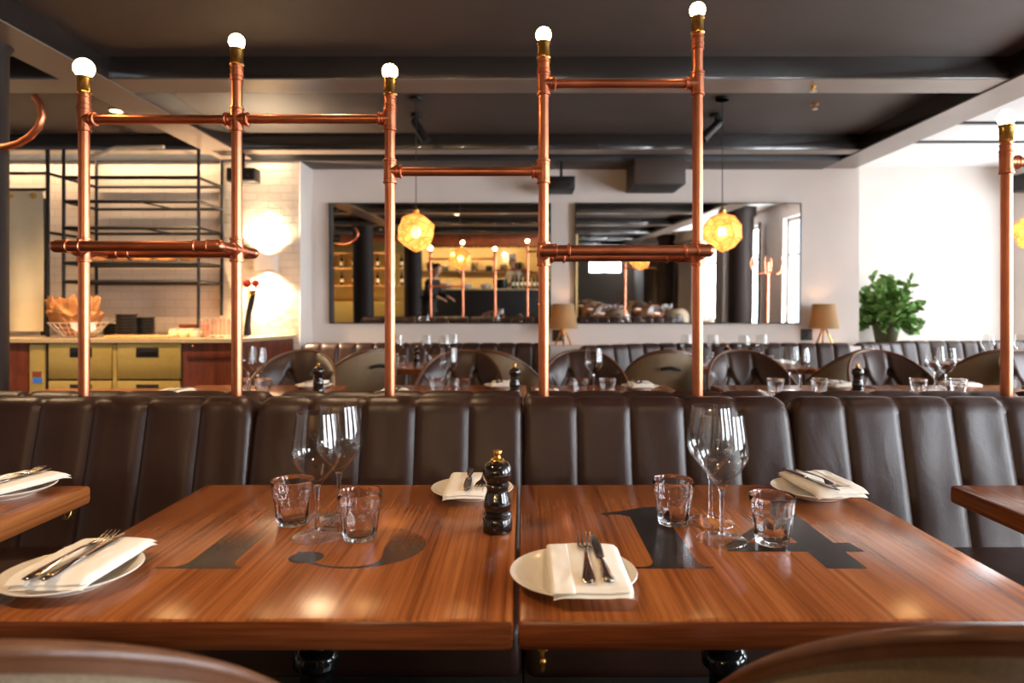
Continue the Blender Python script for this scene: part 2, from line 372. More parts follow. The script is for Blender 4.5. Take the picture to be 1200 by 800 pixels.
# far end of the room: glazed doors
mb = MB()
for a, b, z0, z1 in ((-6.2, 2.4, 0, ZC+.05), (3.7, 5.4, 0, ZC+.05), (2.4, 3.7, 2.4, ZC+.05), (2.4, 3.7, 0, 1.75)): mb.box(a, b, -12.2, -12, z0, z1)
struct(mb, 'wall_front', M['white'], 0)
mb = MB()
for x0, x1, z0, z1 in ((2.4, 2.47, 1.75, 2.4), (3.63, 3.7, 1.75, 2.4), (3.02, 3.08, 1.75, 2.4), (2.4, 3.7, 1.75, 1.82), (2.4, 3.7, 2.33, 2.4)): mb.box(x0, x1, -12.12, -12.07, z0, z1)
d = mb.build('window_5', M['frame_w']); d['kind'] = 'structure'
MB().box(2.44, 3.66, -12.1, -12.094, 1.8, 2.36).build('pane', M['pane'], d, 0)
l = bpy.data.lights.new('far_window_daylight', 'AREA'); l.shape = 'RECTANGLE'; l.size = 1.3; l.size_y = .65; l.energy = 22; l.color = (.86, .93, 1)
o = bpy.data.objects.new('far_window_daylight', l); COL.objects.link(o); o.location = (3.05, -12.4, 2.08); o.rotation_euler = (PI/2, 0, 0)
w = bpy.data.worlds.new('World'); scn.world = w; w.use_nodes = True
w.node_tree.nodes['Background'].inputs[0].default_value = (.75, .86, 1, 1); w.node_tree.nodes['Background'].inputs[1].default_value = 2.0

# ------------------------------------------------------------------ banquettes
def channel_back(path, n, z0, z1, depth, lean, bulge, mb, sub=12, wr=.0022, rc=.03, rc2=.03, face=1, seed=0):
    P = [Vector((x, y, 0)) for x, y in path]; L = [0]
    for i in range(1, len(P)): L.append(L[-1]+(P[i]-P[i-1]).length)
    def at(s):
        s = min(max(s, 0), L[-1])
        for i in range(1, len(P)):
            if s <= L[i]+1e-9:
                f = (s-L[i-1])/(L[i]-L[i-1]); return P[i-1].lerp(P[i], f)
    def nrm(s):
        e = .05; t = at(s+e)-at(s-e); t.normalize(); return Vector((t.y, -t.x, 0))*face
    R = depth/2; prof = []
    nv = 12
    for j in range(nv+1): f = j/nv; prof.append((-lean*f, z0+(z1-R-z0)*f, 1, .0))
    cq, cz = -lean-R, z1-R
    for j in range(1, 9): a = PI*j/8; prof.append((cq+R*cos(a), cz+R*sin(a), cos(a), sin(a)))
    prof.append((-lean-depth, z0-.1, -1, 0))
    total = L[-1]; N = n*sub; rings = []
    for i in range(N+1):
        u = i/N; s = u*total; b = at(s); nn = nrm(s); t = (u*n) % 1.0
        if i == N: t = 0
        g = (1-abs(2*t-1)**5)**.6
        dd, q_ = (s, rc) if s < total-s else (total-s, rc2); drop = q_*(1-sqrt(max(0, 1-(1-dd/q_)**2))) if dd < q_ else 0
        ring = []
        for (q, z, nq, nz) in prof:
            h = (z-z0)/(z1-z0); fall = min(1, max(0, (1.0-h)*6+.55)) if nq >= 0 else .6
            w_ = wr*noise.noise(Vector((s*14+seed, z*5, 3.1+seed)))*2*g if nq > .3 else 0
            k = bulge*g*fall+w_
            if nq < -.1: k *= .3
            zz = z+k*nz-drop*max(0, h)**3
            p = b+nn*(q+k*nq); ring.append((p.x, p.y, zz))
        rings.append(ring)
    m = len(prof)
    vs = [p for r in rings for p in r]; fs = []
    for i in range(N):
        for j in range(m-1): a = i*m+j; fs.append((a, a+m, a+m+1, a+1))
    fs.append(tuple(range(m))); fs.append(tuple(N*m+j for j in range(m))[::-1])
    mb.add(vs, fs)
def banquette(x0, x1, yf, face, label, group, n=5, seed=0, yb=0):
    """straight unit whose back face stands on the line y=yf (at seat height); face -1 looks to the camera"""
    t = thing('banquette', label, 'banquette', ((x0+x1)/2, yf, 0), 0, group); h = (x1-x0)/2-.0012
    mb = MB()
    pts = [(-h, 0), (h, 0)] if face == -1 else [(h, 0), (-h, 0)]
    ca, cb = (.018, .05) if seed % 2 == 0 else (.05, .018)
    channel_back(pts, n, .43, .895, .09, .10, .014, mb, rc=ca, rc2=cb, seed=seed)
    mb.build('backrest', M['leather'], t, 55)
    s = face
    def yy(a, b): return (min(a*s, b*s), max(a*s, b*s))
    y0, y1 = yy(-.02, .5)
    MB().box(-h, h, y0, y1, .34, .47, .03, 4).build('seat', M['leather'], t)
    y0, y1 = yy(-.1, .44)
    MB().box(-h, h, y0, y1, 0, .345, .004).build('plinth', M['black'], t)
    return t
BX = [-2.545, -1.697, -.849, 0, .847, 1.695, 2.543]
nm = ['at the far left end behind the plate-laden corner table', 'behind the left edge table and the left pipes', 'behind table 13, between the two middle seams', 'behind table 14, left part of the pale row', 'right of table 14 with the creased panel', 'beyond the right edge table at the end of its row']
for i in range(6):
    banquette(BX[i], BX[i+1], 2.0, -1, 'brown channelled leather banquette unit '+nm[i], 'leather banquettes facing the front tables', seed=i*7+1)
nm2 = ['at the far left end', 'below the copper rack on the left', 'left of the middle pipe', 'right of the middle pipe', 'below the tall pipe and its rack', 'below the single right pipe']
for i in range(6):
    banquette(BX[i], BX[i+1], 2.43, 1, 'back-to-back leather banquette facing the mirrors, '+nm2[i], 'leather banquettes facing the second row', seed=i*5+50)
# cap between the two rows the pipes rise from
struct(MB().box(-2.54, 2.54, 2.196, 2.234, 0, .84), 'trim_15', M['black'])

# banquettes along the back wall
def wall_banquette(label, path, n, z1=.87):
    t = thing('banquette', label, 'banquette', (0, 0, 0), 0, 'leather banquettes along the back wall')
    mb = MB(); channel_back(path, n, .4, z1, .1, .1, .018, mb, seed=n); mb.build('backrest', M['leather'], t, 55)
    def ribbon(off0, off1, za, zb):
        P = [Vector((x, y, 0)) for x, y in path]; rings = []
        for i, p in enumerate(P):
            tt = (P[min(i+1, len(P)-1)]-P[max(i-1, 0)]).normalized(); nn = Vector((tt.y, -tt.x, 0))
            rings.append([p+nn*off0+Vector((0, 0, za)), p+nn*off1+Vector((0, 0, za)), p+nn*off1+Vector((0, 0, zb)), p+nn*off0+Vector((0, 0, zb))])
        return MB().loft(rings)
    ribbon(-.02, .5, .34, .46).build('seat', M['leather'], t)
    ribbon(-.1, .44, 0, .345).build('plinth', M['black'], t)
wall_banquette('dark channelled banquette under the left mirror', [(-2.0, 5.95), (.25, 5.95)], 14)
wall_banquette('channelled banquette under the right mirror with a curved pale end', [(.58, 5.5), (.8, 5.66), (1.1, 5.83), (1.4, 5.92), (1.7, 5.95), (2.98, 5.95)], 16)
wall_banquette('channelled banquette by the plant in the bright alcove', [(3.17, 6.02), (3.37, 6.18), (3.7, 6.34), (4.0, 6.4), (5.05, 6.4)], 13)
struct(MB().box(-2.02, 3.1, 6.1, 6.4, 0, .845, .004), 'trim_16', M['white'])
struct(MB().box(3.24, 5.12, 6.53, 7.0, 0, .845, .004), 'trim_17', M['white'])

# ------------------------------------------------------------------ tables
def make_table(label, w, d, loc, number=None, faded='', group=None, rz=0, hook=True, rnd=0):
    t = thing('dining_table', label, 'table', loc, rz, group)
    if rnd:
        out = []
        for cx, cy, a0 in ((w/2-rnd, d/2-rnd, 0), (-w/2+rnd, d/2-rnd, 90), (-w/2+rnd, -d/2+rnd, 180), (w/2-rnd, -d/2+rnd, 270)):
            for k in range(9): a = math.radians(a0+k*11.25); out.append((cx+rnd*cos(a), cy+rnd*sin(a)))
        top = MB().prism(out, lambda a, b, h: (a, b, h), .708, .75)
    else: top = MB().box(-w/2, w/2, -d/2, d/2, .706, .75, .0085, 2)
    to = top.build('tabletop', M['table'], t, 30); to.data.materials.append(M['table_edge'])
    for f in to.data.polygons:
        if abs(f.normal.y) > .8: f.material_index = 1
    MB().lathe([(.0, .706), (.05, .706), (.058, .694), (.054, .676), (.04, .662), (.03, .655), (.03, .535), (.036, .531), (.044, .518), (.044, .5), (.034, .492), (.03, .48), (.03, .06), (.045, .045), (.0, .045)], 28).build('pedestal', M['gloss_iron'], t)
    mb = MB()
    for k in range(4): mb.box(-.028, .028, 0, .3, .0, .045, .008, 2, Matrix.Rotation(k*PI/2+PI/4, 4, 'Z'))
    mb.build('base', M['iron'], t)
    if hook:
        hx = hook if isinstance(hook, tuple) else (-w/2+.035, -d/2+.09)
        mb = MB(); mb.tube([(hx[0], hx[1], .706), (hx[0], hx[1], .69), (hx[0], hx[1]-.012, .68), (hx[0], hx[1]-.022, .684), (hx[0], hx[1]-.024, .694)], .003, 8)
        mb.lathe([(0, .706), (.009, .706), (.009, .702), (0, .702)], 14, (hx[0], hx[1], 0)); mb.sphere((hx[0], hx[1]-.024, .696), .0045, 10)
        mb.build('bag_hook', M['brass'], t)
    if number:
        for qi, (nmb, out) in enumerate(number):
            MB().prism(out, lambda a, b, h: (a-loc[0], b-loc[1], h), .7495, .7503+qi*.00004).build('table_number', M['ink_worn_glare' if nmb in faded else 'ink'], t, 0)
    return t
def arc(cx, cy, rx, ry, a0, a1, n=20): return [(cx+rx*cos(math.radians(a0+(a1-a0)*i/n)), cy+ry*sin(math.radians(a0+(a1-a0)*i/n))) for i in range(n+1)]
def digit1(x, y):   # x of the stem's left edge, y of the foot
    return [(x-.046, y), (x+.097, y), (x+.097, y+.007)]+[(x+.076+.02*(1-sin(a)), y+.007+.03*(1-cos(a))) for a in [PI/2*i/5 for i in range(1, 6)]]+ \
        [(x+.075, y+.345), (x+.045, y+.345)]+[(x-.01, y+.318), (x-.057, y+.300), (x-.057, y+.291), (x-.02, y+.292), (x, y+.278)]+ \
        [(x, y+.04)]+[(x-.02*(1-cos(a)), y+.037-.03*sin(a)) for a in [PI/2*i/5 for i in range(1, 6)]]+[(x-.046, y+.007)]
n14a = digit1(.222, 1.107)
def quad4(x, y):
    s = x+.14
    return [[(s, y), (s+.067, y), (s+.067, y+.345), (s+.045, y+.345), (s, y+.268)],               # stem
            [(x, y+.078), (s, y+.078), (s, y+.122), (x+.045, y+.122), (x, y+.104)],             # bar, left
            [(s+.067, y+.078), (s+.102, y+.078), (s+.096, y+.122), (s+.067, y+.122)],           # bar, right
            [(x, y+.104), (x+.045, y+.122), (s, y+.222), (s, y+.268)]]                          # diagonal
def three(cx, y):
    """lower and upper bowl as crescents that taper to hairlines, with a ball at the end of each"""
    def bowl(cy, R, ry, thick, a0, a1):
        n = 40; o, q = [], []
        for i in range(n+1):
            a = math.radians(a0+(a1-a0)*i/n); w = .007+thick*max(0, cos(a))**1.3
            o.append((cx+R*cos(a), cy+ry*sin(a))); q.append((cx+(R-w)*cos(a), cy+(ry-.006-.2*(w-.006))*sin(a)))
        return o+q[::-1]
    return [bowl(y+.105, .114, .105, .066, -165, 80), bowl(y+.262, .096, .085, .048, -80, 160),
            arc(cx-.085, y+.05, .03, .027, 0, 345, 20)]
TY0, TY1 = .921, 1.644; TD = TY1-TY0; TYC = (TY0+TY1)/2
make_table('walnut dining table painted with a worn black number 13, washed out by wear and glare', .77, TD, (-.398, TYC, 0), [('1', digit1(-.568, 1.107))]+[('3', o) for o in three(-.292, 1.107)], '13', hook=False)
make_table('walnut dining table painted with a bold black number 14', .792, TD, (.389, TYC, 0), [('1', n14a)]+[('4', o) for o in quad4(.366, 1.107)], hook=(-.362, -.342))
make_table('wooden table cut off at the left edge of the photo, plate on its corner', .77, TD, (-1.059-.385, TYC-.01, 0), hook=(.351, .335))
make_table('wooden table cut off at the right edge of the photo, bare corner', .77, TD, (1.049+.385, TYC-.005, 0), hook=False)

# ------------------------------------------------------------------ tableware
def make_wineglass():
    t = thing('wine_glass', 'x', 'glass')
    H = .235
    bo = [(.0065, .097), (.012, .105), (.022, .1165), (.0345, .131), (.0435, .145), (.0475, .157), (.0475, .166), (.0455, .185), (.0415, .212), (.0378, H)]
    inn = [(.0368, H), (.0404, .212), (.0443, .185), (.0463, .166), (.0462, .157), (.0421, .1455), (.033, .132), (.0205, .1185), (.01, .109), (.004, .106), (0, .1055)]
    MB().lathe(bo+inn, 48).build('bowl', M['glass'], t, 60)
    MB().lathe([(.0065, .0972), (.0042, .085), (.0038, .06), (.0042, .03), (.0055, .014), (.0068, .0115), (0, .0112)], 24).build('stem', M['glass_solid'], t, 60)
    MB().lathe([(.0068, .0115), (.012, .0078), (.03, .0042), (.0448, .0028)], 48).build('foot', M['glass'], t, 60, fix=False)
    MB().tube([(.0452*cos(2*PI*k/48), .0452*sin(2*PI*k/48), .0018) for k in range(48)], .0013, 8, True).build('foot_rim', M['glass_solid'], t)
    return t
def make_tumbler():
    t = thing('tumbler', 'x', 'glass')
    def rf(i, r, z, a):
        if i < 1 or i > 13: return r
        k = 1 if z < .05 else max(0, 1-(z-.05)/.009)
        if z < .004: k *= .5
        return r-.0021*k*(1-abs(sin(a*6))**.7)*1.0
    out = [(0, 0), (.0275, 0), (.0295, .002), (.0305, .006), (.0318, .014), (.0332, .023), (.0347, .033), (.036, .042), (.0368, .049), (.0372, .052), (.0374, .0555), (.0382, .059), (.039, .0615), (.0396, .066),
           (.0405, .076), (.0414, .087), (.0411, .0886), (.0403, .0886)]
    inn = [(.0396, .087), (.0386, .076), (.0374, .064), (.0358, .055), (.034, .04), (.032, .026), (.0295, .013), (.026, .0095), (0, .009)]
    MB().lathe(out+inn, 96, rf=rf).build('glass_body', M['glass2'], t, 50)
    return t
def make_mill():
    t = thing('pepper_mill', 'x', 'pepper mill')
    body = [(0, 0), (.026, 0), (.0282, .002), (.0285, .006), (.0283, .026), (.0268, .0285), (.0242, .030), (.0262, .032), (.0278, .0352), (.0262, .0385), (.0232, .040), (.0252, .043), (.0268, .049), (.0266, .056), (.0246, .066), (.0212, .076), (.0206, .082),
            (.0226, .087), (.0242, .0895), (.0226, .092), (.0205, .0935), (0, .0935)]
    MB().lathe(body, 40).build('body', M['lacquer'], t, 35)
    head = [(0, .0942), (.0205, .0942), (.0225, .097), (.0268, .104), (.0288, .1115), (.0285, .119), (.026, .1265), (.0225, .1315), (.018, .1345), (.0125, .136), (0, .1365)]
    MB().lathe(head, 40).build('head', M['lacquer'], t, 35)
    kn = [(0, .136), (.0125, .136), (.0135, .138), (.0118, .1405), (.0068, .1425), (.0056, .1465), (.0066, .149), (.009, .1505), (.0096, .1535), (.0086, .1562), (0, .157)]
    MB().lathe(kn, 28).build('knob', M['brass'], t, 35)
    return t
def make_plate(R=.1):
    t = thing('plate', 'x', 'plate'); k = R/.1
    pr = [(0, .0028), (.05, .0028), (.053, 0), (.058, 0), (.06, .003), (.082, .0105), (.0985, .0185), (.1, .0202), (.099, .0214), (.0965, .0208), (.08, .0128), (.066, .0065), (.06, .0056), (0, .0056)]
    MB().lathe([(r*k, z) for r, z in pr], 56).build('dish', M['china'], t, 50)
    return t
def make_napkin(w=.115, l=.2, seed=0):
    mb = MB()
    def slab(x0, x1, y0, y1, zb, th, droop):
        nu, nv = 26, 30
        def sh(u): return max(0, 1-abs(2*u-1)**9)**.5
        def top(u, v, sgn):
            x = x0+(x1-x0)*u; y = y0+(y1-y0)*v
            s_ = min(sh(u), .35+.65*sh(v)) if sh(v) > 0 else 0
            wob = .0022*noise.noise(Vector((x*22+seed, y*14, seed*1.7)))+.001*noise.noise(Vector((x*60, y*40, seed+4)))
            e = max(0, abs(v-.5)*2-.72)/.28; eu = max(0, abs(u-.5)*2-.7)/.3
            z = zb+wob-droop*e*e-droop*.4*eu*eu+sgn*th/2*s_
            return (x, y, z)
        for sgn in (1, -1): mb.grid(lambda u, v: top(u, v, sgn), nu, nv)
    slab(-w/2, w/2, -l/2, l/2, .0045, .007, .006)
    slab(-w/2+.018, w/2, -l/2+.003, l/2-.002, .0105, .006, .0055)
    slab(-w/2-.004, -w/2+.032, -l/2, l/2-.004, .0115, .0065, .006)
    o = mb.build('napkin', M['napkin'], None, 70)
    return tag(o, 'x', 'napkin')
def ell(y, w, z, t, n=10): return [(w*cos(2*PI*k/n), y, z+t*sin(2*PI*k/n)) for k in range(n)]
def make_fork():
    mb = MB()
    st = [(0, .001, 0), (.002, .0075, 0), (.012, .0098, .0005), (.03, .0085, .002), (.06, .0055, .0045), (.09, .0036, .006), (.115, .0032, .0065), (.126, .005, .0055), (.136, .0105, .003), (.144, .0122, .001), (.15, .0124, .0006)]
    mb.loft([ell(y, w, z+.0015, .0014 if y < .12 else .001) for y, w, z in st])
    for k in range(4):
        x = -.0108+k*.0072
        mb.loft([[(x+px, y, z+.0015+pz) for px, _, pz in [(p[0], 0, p[2]) for p in ell(0, wv, 0, .0009, 8)]] for y, z, wv in ((.148, .0006, .0021), (.16, .0006, .0019), (.175, .003, .0016), (.188, .0065, .0012), (.195, .009, .0005))])
    return tag(mb.build('fork', M['steel'], None, 60), 'x', 'fork')
def make_knife():
    mb = MB()
    st = [(0, .001, .003), (.002, .0075, .003), (.014, .0095, .0032), (.04, .0078, .0036), (.075, .0052, .0036), (.088, .005, .003), (.0885, .0062, .002)]
    mb.loft([ell(y, w, z+.0015, t) for y, w, z, t in [(a, b, c*0+.0018, c) for a, b, c in st]])
    mb.loft([ell(y, w, .003, t) for y, w, t in ((.088, .0058, .0016), (.094, .0072, .001), (.12, .0082, .0008), (.16, .0088, .0007), (.185, .008, .0006), (.198, .0045, .0005), (.204, .0006, .0003))])
    return tag(mb.build('knife', M['steel'], None, 60), 'x', 'knife')
P_glass, P_tum, P_mill, P_plate, P_nap, P_fork, P_knife = make_wineglass(), make_tumbler(), make_mill(), make_plate(), make_napkin(), make_fork(), make_knife()
ZT = .7504
def setting(X, Y, rz, where, nap=(0, 0), r=1, cut=True, tilt=0, fo=(-.006, -.1), kn=(.024, -.1), grp='front table place settings', jitter=0):
    place(P_plate, (X, Y, ZT), 0, 'white china plate '+where, 'plates, '+grp, r)
    c, s = cos(rz), sin(rz)
    R_ = lambda a, b: (X+a*c-b*s, Y+a*s+b*c)
    n = R_(*nap); place(P_nap, (n[0], n[1], ZT+.0215*r), rz, 'folded napkin on plate '+where, 'napkins, '+grp)
    if cut:
        f = R_(*fo); place(P_fork, (f[0], f[1], ZT+.0215*r+.0145), rz-.05+jitter, 'steel fork on plate '+where, 'forks, '+grp)
        k = R_(*kn); place(P_knife, (k[0], k[1], ZT+.0215*r+.0145), rz+.02+jitter, 'steel knife on plate '+where, 'knives, '+grp)
setting(-.712, 1.052, 0, 'hanging over the left corner of table 13', (.012, .02), fo=(-.012, -.085), kn=(.016, -.088))
setting(.079, 1.048, 0, 'at the front left of table 14', (.022, -.004), fo=(.016, -.092), kn=(.045, -.092))
setting(-.118, 1.545, PI, 'behind the pepper mill on table 13', (.0, .0), .95, fo=(-.03, -.1), kn=(.01, -.1))
setting(.675, 1.545, PI+.08, 'at the far right corner of table 14', (-.02, -.01), .95, jitter=.12)
setting(-1.2, 1.545, -.25, 'on the table at the left edge', (.01, .01), 1, jitter=.05)
GG = 'wine glasses on the front tables'; GT = 'tumblers on the front tables'
place(P_glass, (-.39, 1.261, ZT), .3, 'stemmed wine glass in front of its twin on table 13', GG)
place(P_glass, (-.376, 1.36, ZT), 1.1, 'stemmed wine glass half hidden behind the other on table 13', GG)
place(P_glass, (.371, 1.242, ZT), .7, 'stemmed wine glass in front of its twin on table 14', GG)
place(P_glass, (.379, 1.344, ZT), 1.9, 'stemmed wine glass half hidden behind the other on table 14', GG)
place(P_tum, (-.464, 1.34, ZT), .2, 'fluted water tumbler left of the wine glasses on table 13', GT)
place(P_tum, (-.307, 1.252, ZT), .5, 'fluted water tumbler right of the wine glasses on table 13', GT)
place(P_tum, (.303, 1.342, ZT), .1, 'fluted water tumbler standing on the figure 1 of table 14', GT)
place(P_tum, (.46, 1.229, ZT), .8, 'fluted water tumbler standing on the figure 4 of table 14', GT)
place(P_mill, (-.05, 1.295, ZT), 0, 'black lacquered pepper mill with brass knob on table 13', 'pepper mills')

# ------------------------------------------------------------------ chairs
def make_chair():
    t = thing('tub_chair', 'x', 'chair')
    A, B, ZS, ZH = .29, .24, .60, .315
    TH = math.radians(82)
    def zt(x): return ZS+ZH*max(0, 1-abs(x/A)**2.5)**(1/2.3)
    def pt(th, v, off):
        x = (A-.004+off)*sin(th); y = -(B+off)*cos(th)+.0; x0 = A*sin(th)*.985
        z = .40+(zt(x0)-.40)*v
        return x, y-.10*(z-.40)/.5*cos(th), z
    nu, nv = 40, 22
    # outer shell of woven cloth
    MB().grid(lambda u, v: pt((2*u-1)*TH, v, .0), nu, nv).build('back_panel', M['fabric'], t, 60, fix=False)
    # tufted inner face
    btn = [(-.085, .775), (.085, .775), (-.17, .64), (0, .64), (.17, .64), (-.085, .5), (.085, .5)]
    cr = [((-.085, .775), (-.075, .95)), ((.085, .775), (.075, .95)), ((-.085, .775), (0, .64)), ((.085, .775), (0, .64)), ((-.085, .775), (-.17, .64)), ((.085, .775), (.17, .64)),
          ((-.17, .64), (-.085, .5)), ((0, .64), (-.085, .5)), ((0, .64), (.085, .5)), ((.17, .64), (.085, .5)), ((-.17, .64), (-.27, .78)), ((.17, .64), (.27, .78))]
    def sd(p, a, b):
        ax, az = a; bx, bz = b; dx, dz = bx-ax, bz-az; f = max(0, min(1, ((p[0]-ax)*dx+(p[1]-az)*dz)/(dx*dx+dz*dz)))
        return math.hypot(p[0]-ax-f*dx, p[1]-az-f*dz)
    def inner(u, v):
        th = (2*u-1)*TH; x, y, z = pt(th, v, 0); p = (A*th*.9, z)
        dep = .05
        for a, b in cr: dep -= .016*math.exp(-(sd(p, a, b)/.013)**2)
        for b in btn: dep -= .016*math.exp(-(math.hypot(p[0]-b[0], p[1]-b[1])/.02)**2)
        dep = max(dep, .012)*(1-v**10*.75)
        return pt(th, v, -dep)
    MB().grid(inner, 90, 50).build('backrest', M['leather'], t, 60, fix=False)
    mb = MB()
    mb.tube([pt((2*i/48-1)*TH, 1, -.0075) for i in range(49)], .0095, 10)
    mb.build('leather_trim', M['trim'], t)
    mb = MB()   # stitched leather band on the outside, following the edge
    def band(u, v): x, y, z = pt((2*u-1)*TH, 1, .003); return (x, y, z-.002-v*.011)
    mb.grid(band, 48, 2); mb.build('leather_band', M['trim'], t, 60, fix=False)
    # grab handle
    mb = MB(); pts = []
    for i in range(13):
        th = (i/12-.5)*.42; x, y, z = pt(th, .8, .012+.006*sin(PI*i/12)); pts.append((x, y, .795+.012*sin(PI*i/12)))
    mb.tube(pts, .011, 8); mb.build('handle', M['black'], t)
    def rr(a): return 1
    mb = MB(); mb.lathe([(0, .36), (.25, .36), (.262, .372), (.264, .44), (.25, .462), (.2, .472), (0, .475)], 40)
    mb.v = [(x, y*.98+.02, z) for x, y, z in mb.v]; mb.build('seat', M['leather'], t, 50)
    mb = MB(); mb.lathe([(0, .325), (.24, .325), (.25, .335), (.25, .36), (0, .36)], 36); mb.build('seat_frame', M['chair_leg'], t)
    for sx in (-1, 1):
        for sy in (-1, 1):
            MB().tube([(sx*.16, sy*.15, .335), (sx*.2, sy*.2, 0)], [.02, .012], 10).build('leg', M['chair_leg'], t)
    return t
P_chair = make_chair()
GC = 'tub chairs in the dining room'
place(P_chair, (-.545, .842, 0), .05, 'tan tub chair with leather-edged back at the lower left', GC)
place(P_chair, (.52, .868, 0), -.05, 'tan tub chair with leather-edged back at the lower right', GC)
# second row: tufted leather fronts face the camera
for px, Y, lab, rz in ((350, 4.0, 'tufted leather tub chair left of the pepper mill by the counter', PI), (541, 4.0, 'tufted leather tub chair behind the single wine glass left of the middle pipe', PI),
                       (683, 4.0, 'tufted leather tub chair below the lit table lamp', PI), (873, 4.0, 'tufted leather tub chair right of the tall pipe, four wine glasses behind', PI),
                       (1035, 4.0, 'tufted leather tub chair below the green plant', PI), (1212, 4.0, 'tufted leather tub chair cut off by the right edge', PI)):
    place(P_chair, (WX(px, 4.2), Y, 0), rz, lab, GC)
# third row: cloth backs with a grab handle face the camera
for px, Y, lab, rz in ((404, 4.72, 'tan cloth tub chair beside the tufted chair near the counter', .75), (597, 4.62, 'pale grey tub chair turned sideways left of the middle pipe', -.5),
                       (783, 4.62, 'brown tub chair back with black grab handle, left of the tall pipe', 0), (985, 4.75, 'white-lit tub chair with slanting back under the right table lamp', .6),
                       (1172, 4.72, 'tan tub chair behind the single right pipe', 0)):
    place(P_chair, (WX(px, Y-.26), Y, 0), rz, lab, GC)

# ------------------------------------------------------------------ second row of tables
Y2a, Y2b = 3.05, 3.81
def row2(x0, x1, lab, y0=Y2a, y1=Y2b):
    a, b = WX(x0, y1), WX(x1, y1)
    make_table(lab, b-a, y1-y0, ((a+b)/2, (y0+y1)/2, 0), group='second row tables', hook=False)
row2(232, 408, 'wooden table behind the left banquette with pepper mill by the counter')
row2(462, 617, 'wooden table left of the middle pipe behind the banquette')
row2(621, 781, 'wooden table right of the middle pipe behind the banquette')
row2(832, 1000, 'wooden table right of the tall pipe with two wine glasses')
row2(1003, 1168, 'wooden table at the right with bright glasses before the plant')
row2(1196, 1360, 'wooden table past the right pipe, mostly outside the photo')
row2(60, 215, 'wooden table at the far left behind the banquette, napkin on its corner', 2.9, 3.66)
GG2 = 'wine glasses on the second row'; GT2 = 'tumblers on the second row'
def g2(px, Y, lab): place(P_glass, (WX(px, Y), Y, ZT), .4, lab, GG2)
def t2(px, Y, lab): place(P_tum, (WX(px, Y), Y, ZT), .4, lab, GT2)
def m2(px, Y, lab): place(P_mill, (WX(px, Y), Y, ZT), 0, lab, 'pepper mills')
def s2(px, Y, lab, rz=PI, cut=True): setting(WX(px, Y), Y, rz, lab, r=1, cut=cut, grp='second row place settings')
g2(291, 3.54, 'wine glass just right of the second pipe, left of its pair'); g2(302, 3.42, 'wine glass right of its pair beside the second pipe')
t2(285, 3.32, 'water tumbler partly behind the second copper pipe'); t2(308, 3.3, 'water tumbler below the wine glass pair by the second pipe')
m2(373, 3.42, 'small black pepper mill before the tufted chair near the counter')
s2(368, 3.66, 'behind the small pepper mill near the counter')
g2(526, 3.42, 'lone wine glass between two tumblers left of the middle pipe'); t2(512, 3.3, 'water tumbler left of the lone wine glass, left of the middle pipe'); t2(541, 3.3, 'water tumbler right of the lone wine glass, left of the middle pipe')
s2(588, 3.66, 'beside the small mill left of the middle pipe'); m2(603, 3.36, 'small black pepper mill left of the middle pipe')
s2(462, 3.3, 'at the foot of the third pipe', 0)
g2(696, 3.42, 'lone wine glass between two tumblers right of the middle pipe'); t2(680, 3.3, 'water tumbler left of the lone wine glass, right of the middle pipe'); t2(712, 3.3, 'water tumbler right of the lone wine glass, right of the middle pipe')
s2(750, 3.62, 'left of the tall pipe behind the tumblers'); s2(642, 3.28, 'at the foot of the middle pipe', 0)
g2(926, 3.54, 'left wine glass of the bright pair right of the tall pipe'); g2(938, 3.42, 'right wine glass of the bright pair right of the tall pipe')
t2(909, 3.3, 'water tumbler left of the bright wine glass pair'); t2(960, 3.32, 'water tumbler right of the bright wine glass pair')
s2(982, 3.64, 'left of the mill on the right'); m2(1005, 3.36, 'small dark pepper mill before the tufted chair below the plant')
s2(892, 3.16, 'right of the tall pipe in front of the tufted chair', 0)
g2(1096, 3.54, 'left wine glass of the pair under the bright alcove'); g2(1109, 3.42, 'right wine glass of the pair under the bright alcove')
t2(1076, 3.3, 'water tumbler left of the pair under the bright alcove'); t2(1123, 3.3, 'water tumbler right of the pair under the bright alcove')
s2(1062, 3.16, 'below the plant at the right', 0); s2(1125, 3.64, 'behind the right tumbler under the bright alcove')
s2(206, 3.3, 'by the brass drawers behind the left banquette', 0)
# third row
def row3(x0, x1, Ya, Yb, lab): make_table(lab, x1-x0, Yb-Ya, ((x0+x1)/2, (Ya+Yb)/2, 0), group='third row tables', hook=False, rnd=.12)
row3(-1.32, -.2, 4.85, 5.45, 'round-cornered table under the left mirror'); row3(1.2, 2.2, 4.85, 5.45, 'round-cornered table under the right mirror'); row3(3.35, 4.5, 5.0, 5.65, 'round-cornered table in the bright alcove')
GG3 = 'wine glasses on the third row'
for px, Y, lab in ((466, 5.1, 'wine glass far back just right of the third pipe'), (500, 5.2, 'wine glass far back beside the dark mill under the left mirror'), (521, 5.15, 'wine glass far back above the lone glass under the left mirror'), (531, 5.3, 'wine glass far back, rightmost under the left mirror'),
                   (805, 5.2, 'wine glass far back left of the tall pipe'), (836, 5.2, 'wine glass far back next to the mill under the right mirror'), (872, 5.1, 'wine glass far back above the tufted chair under the right mirror'), (893, 5.2, 'wine glass far back, rightmost under the right mirror'),
                   (1157, 5.3, 'wine glass far back in the alcove'), (1197, 5.2, 'wine glass far back at the right edge')):
    place(P_glass, (WX(px, Y), Y, ZT), .1, lab, GG3)
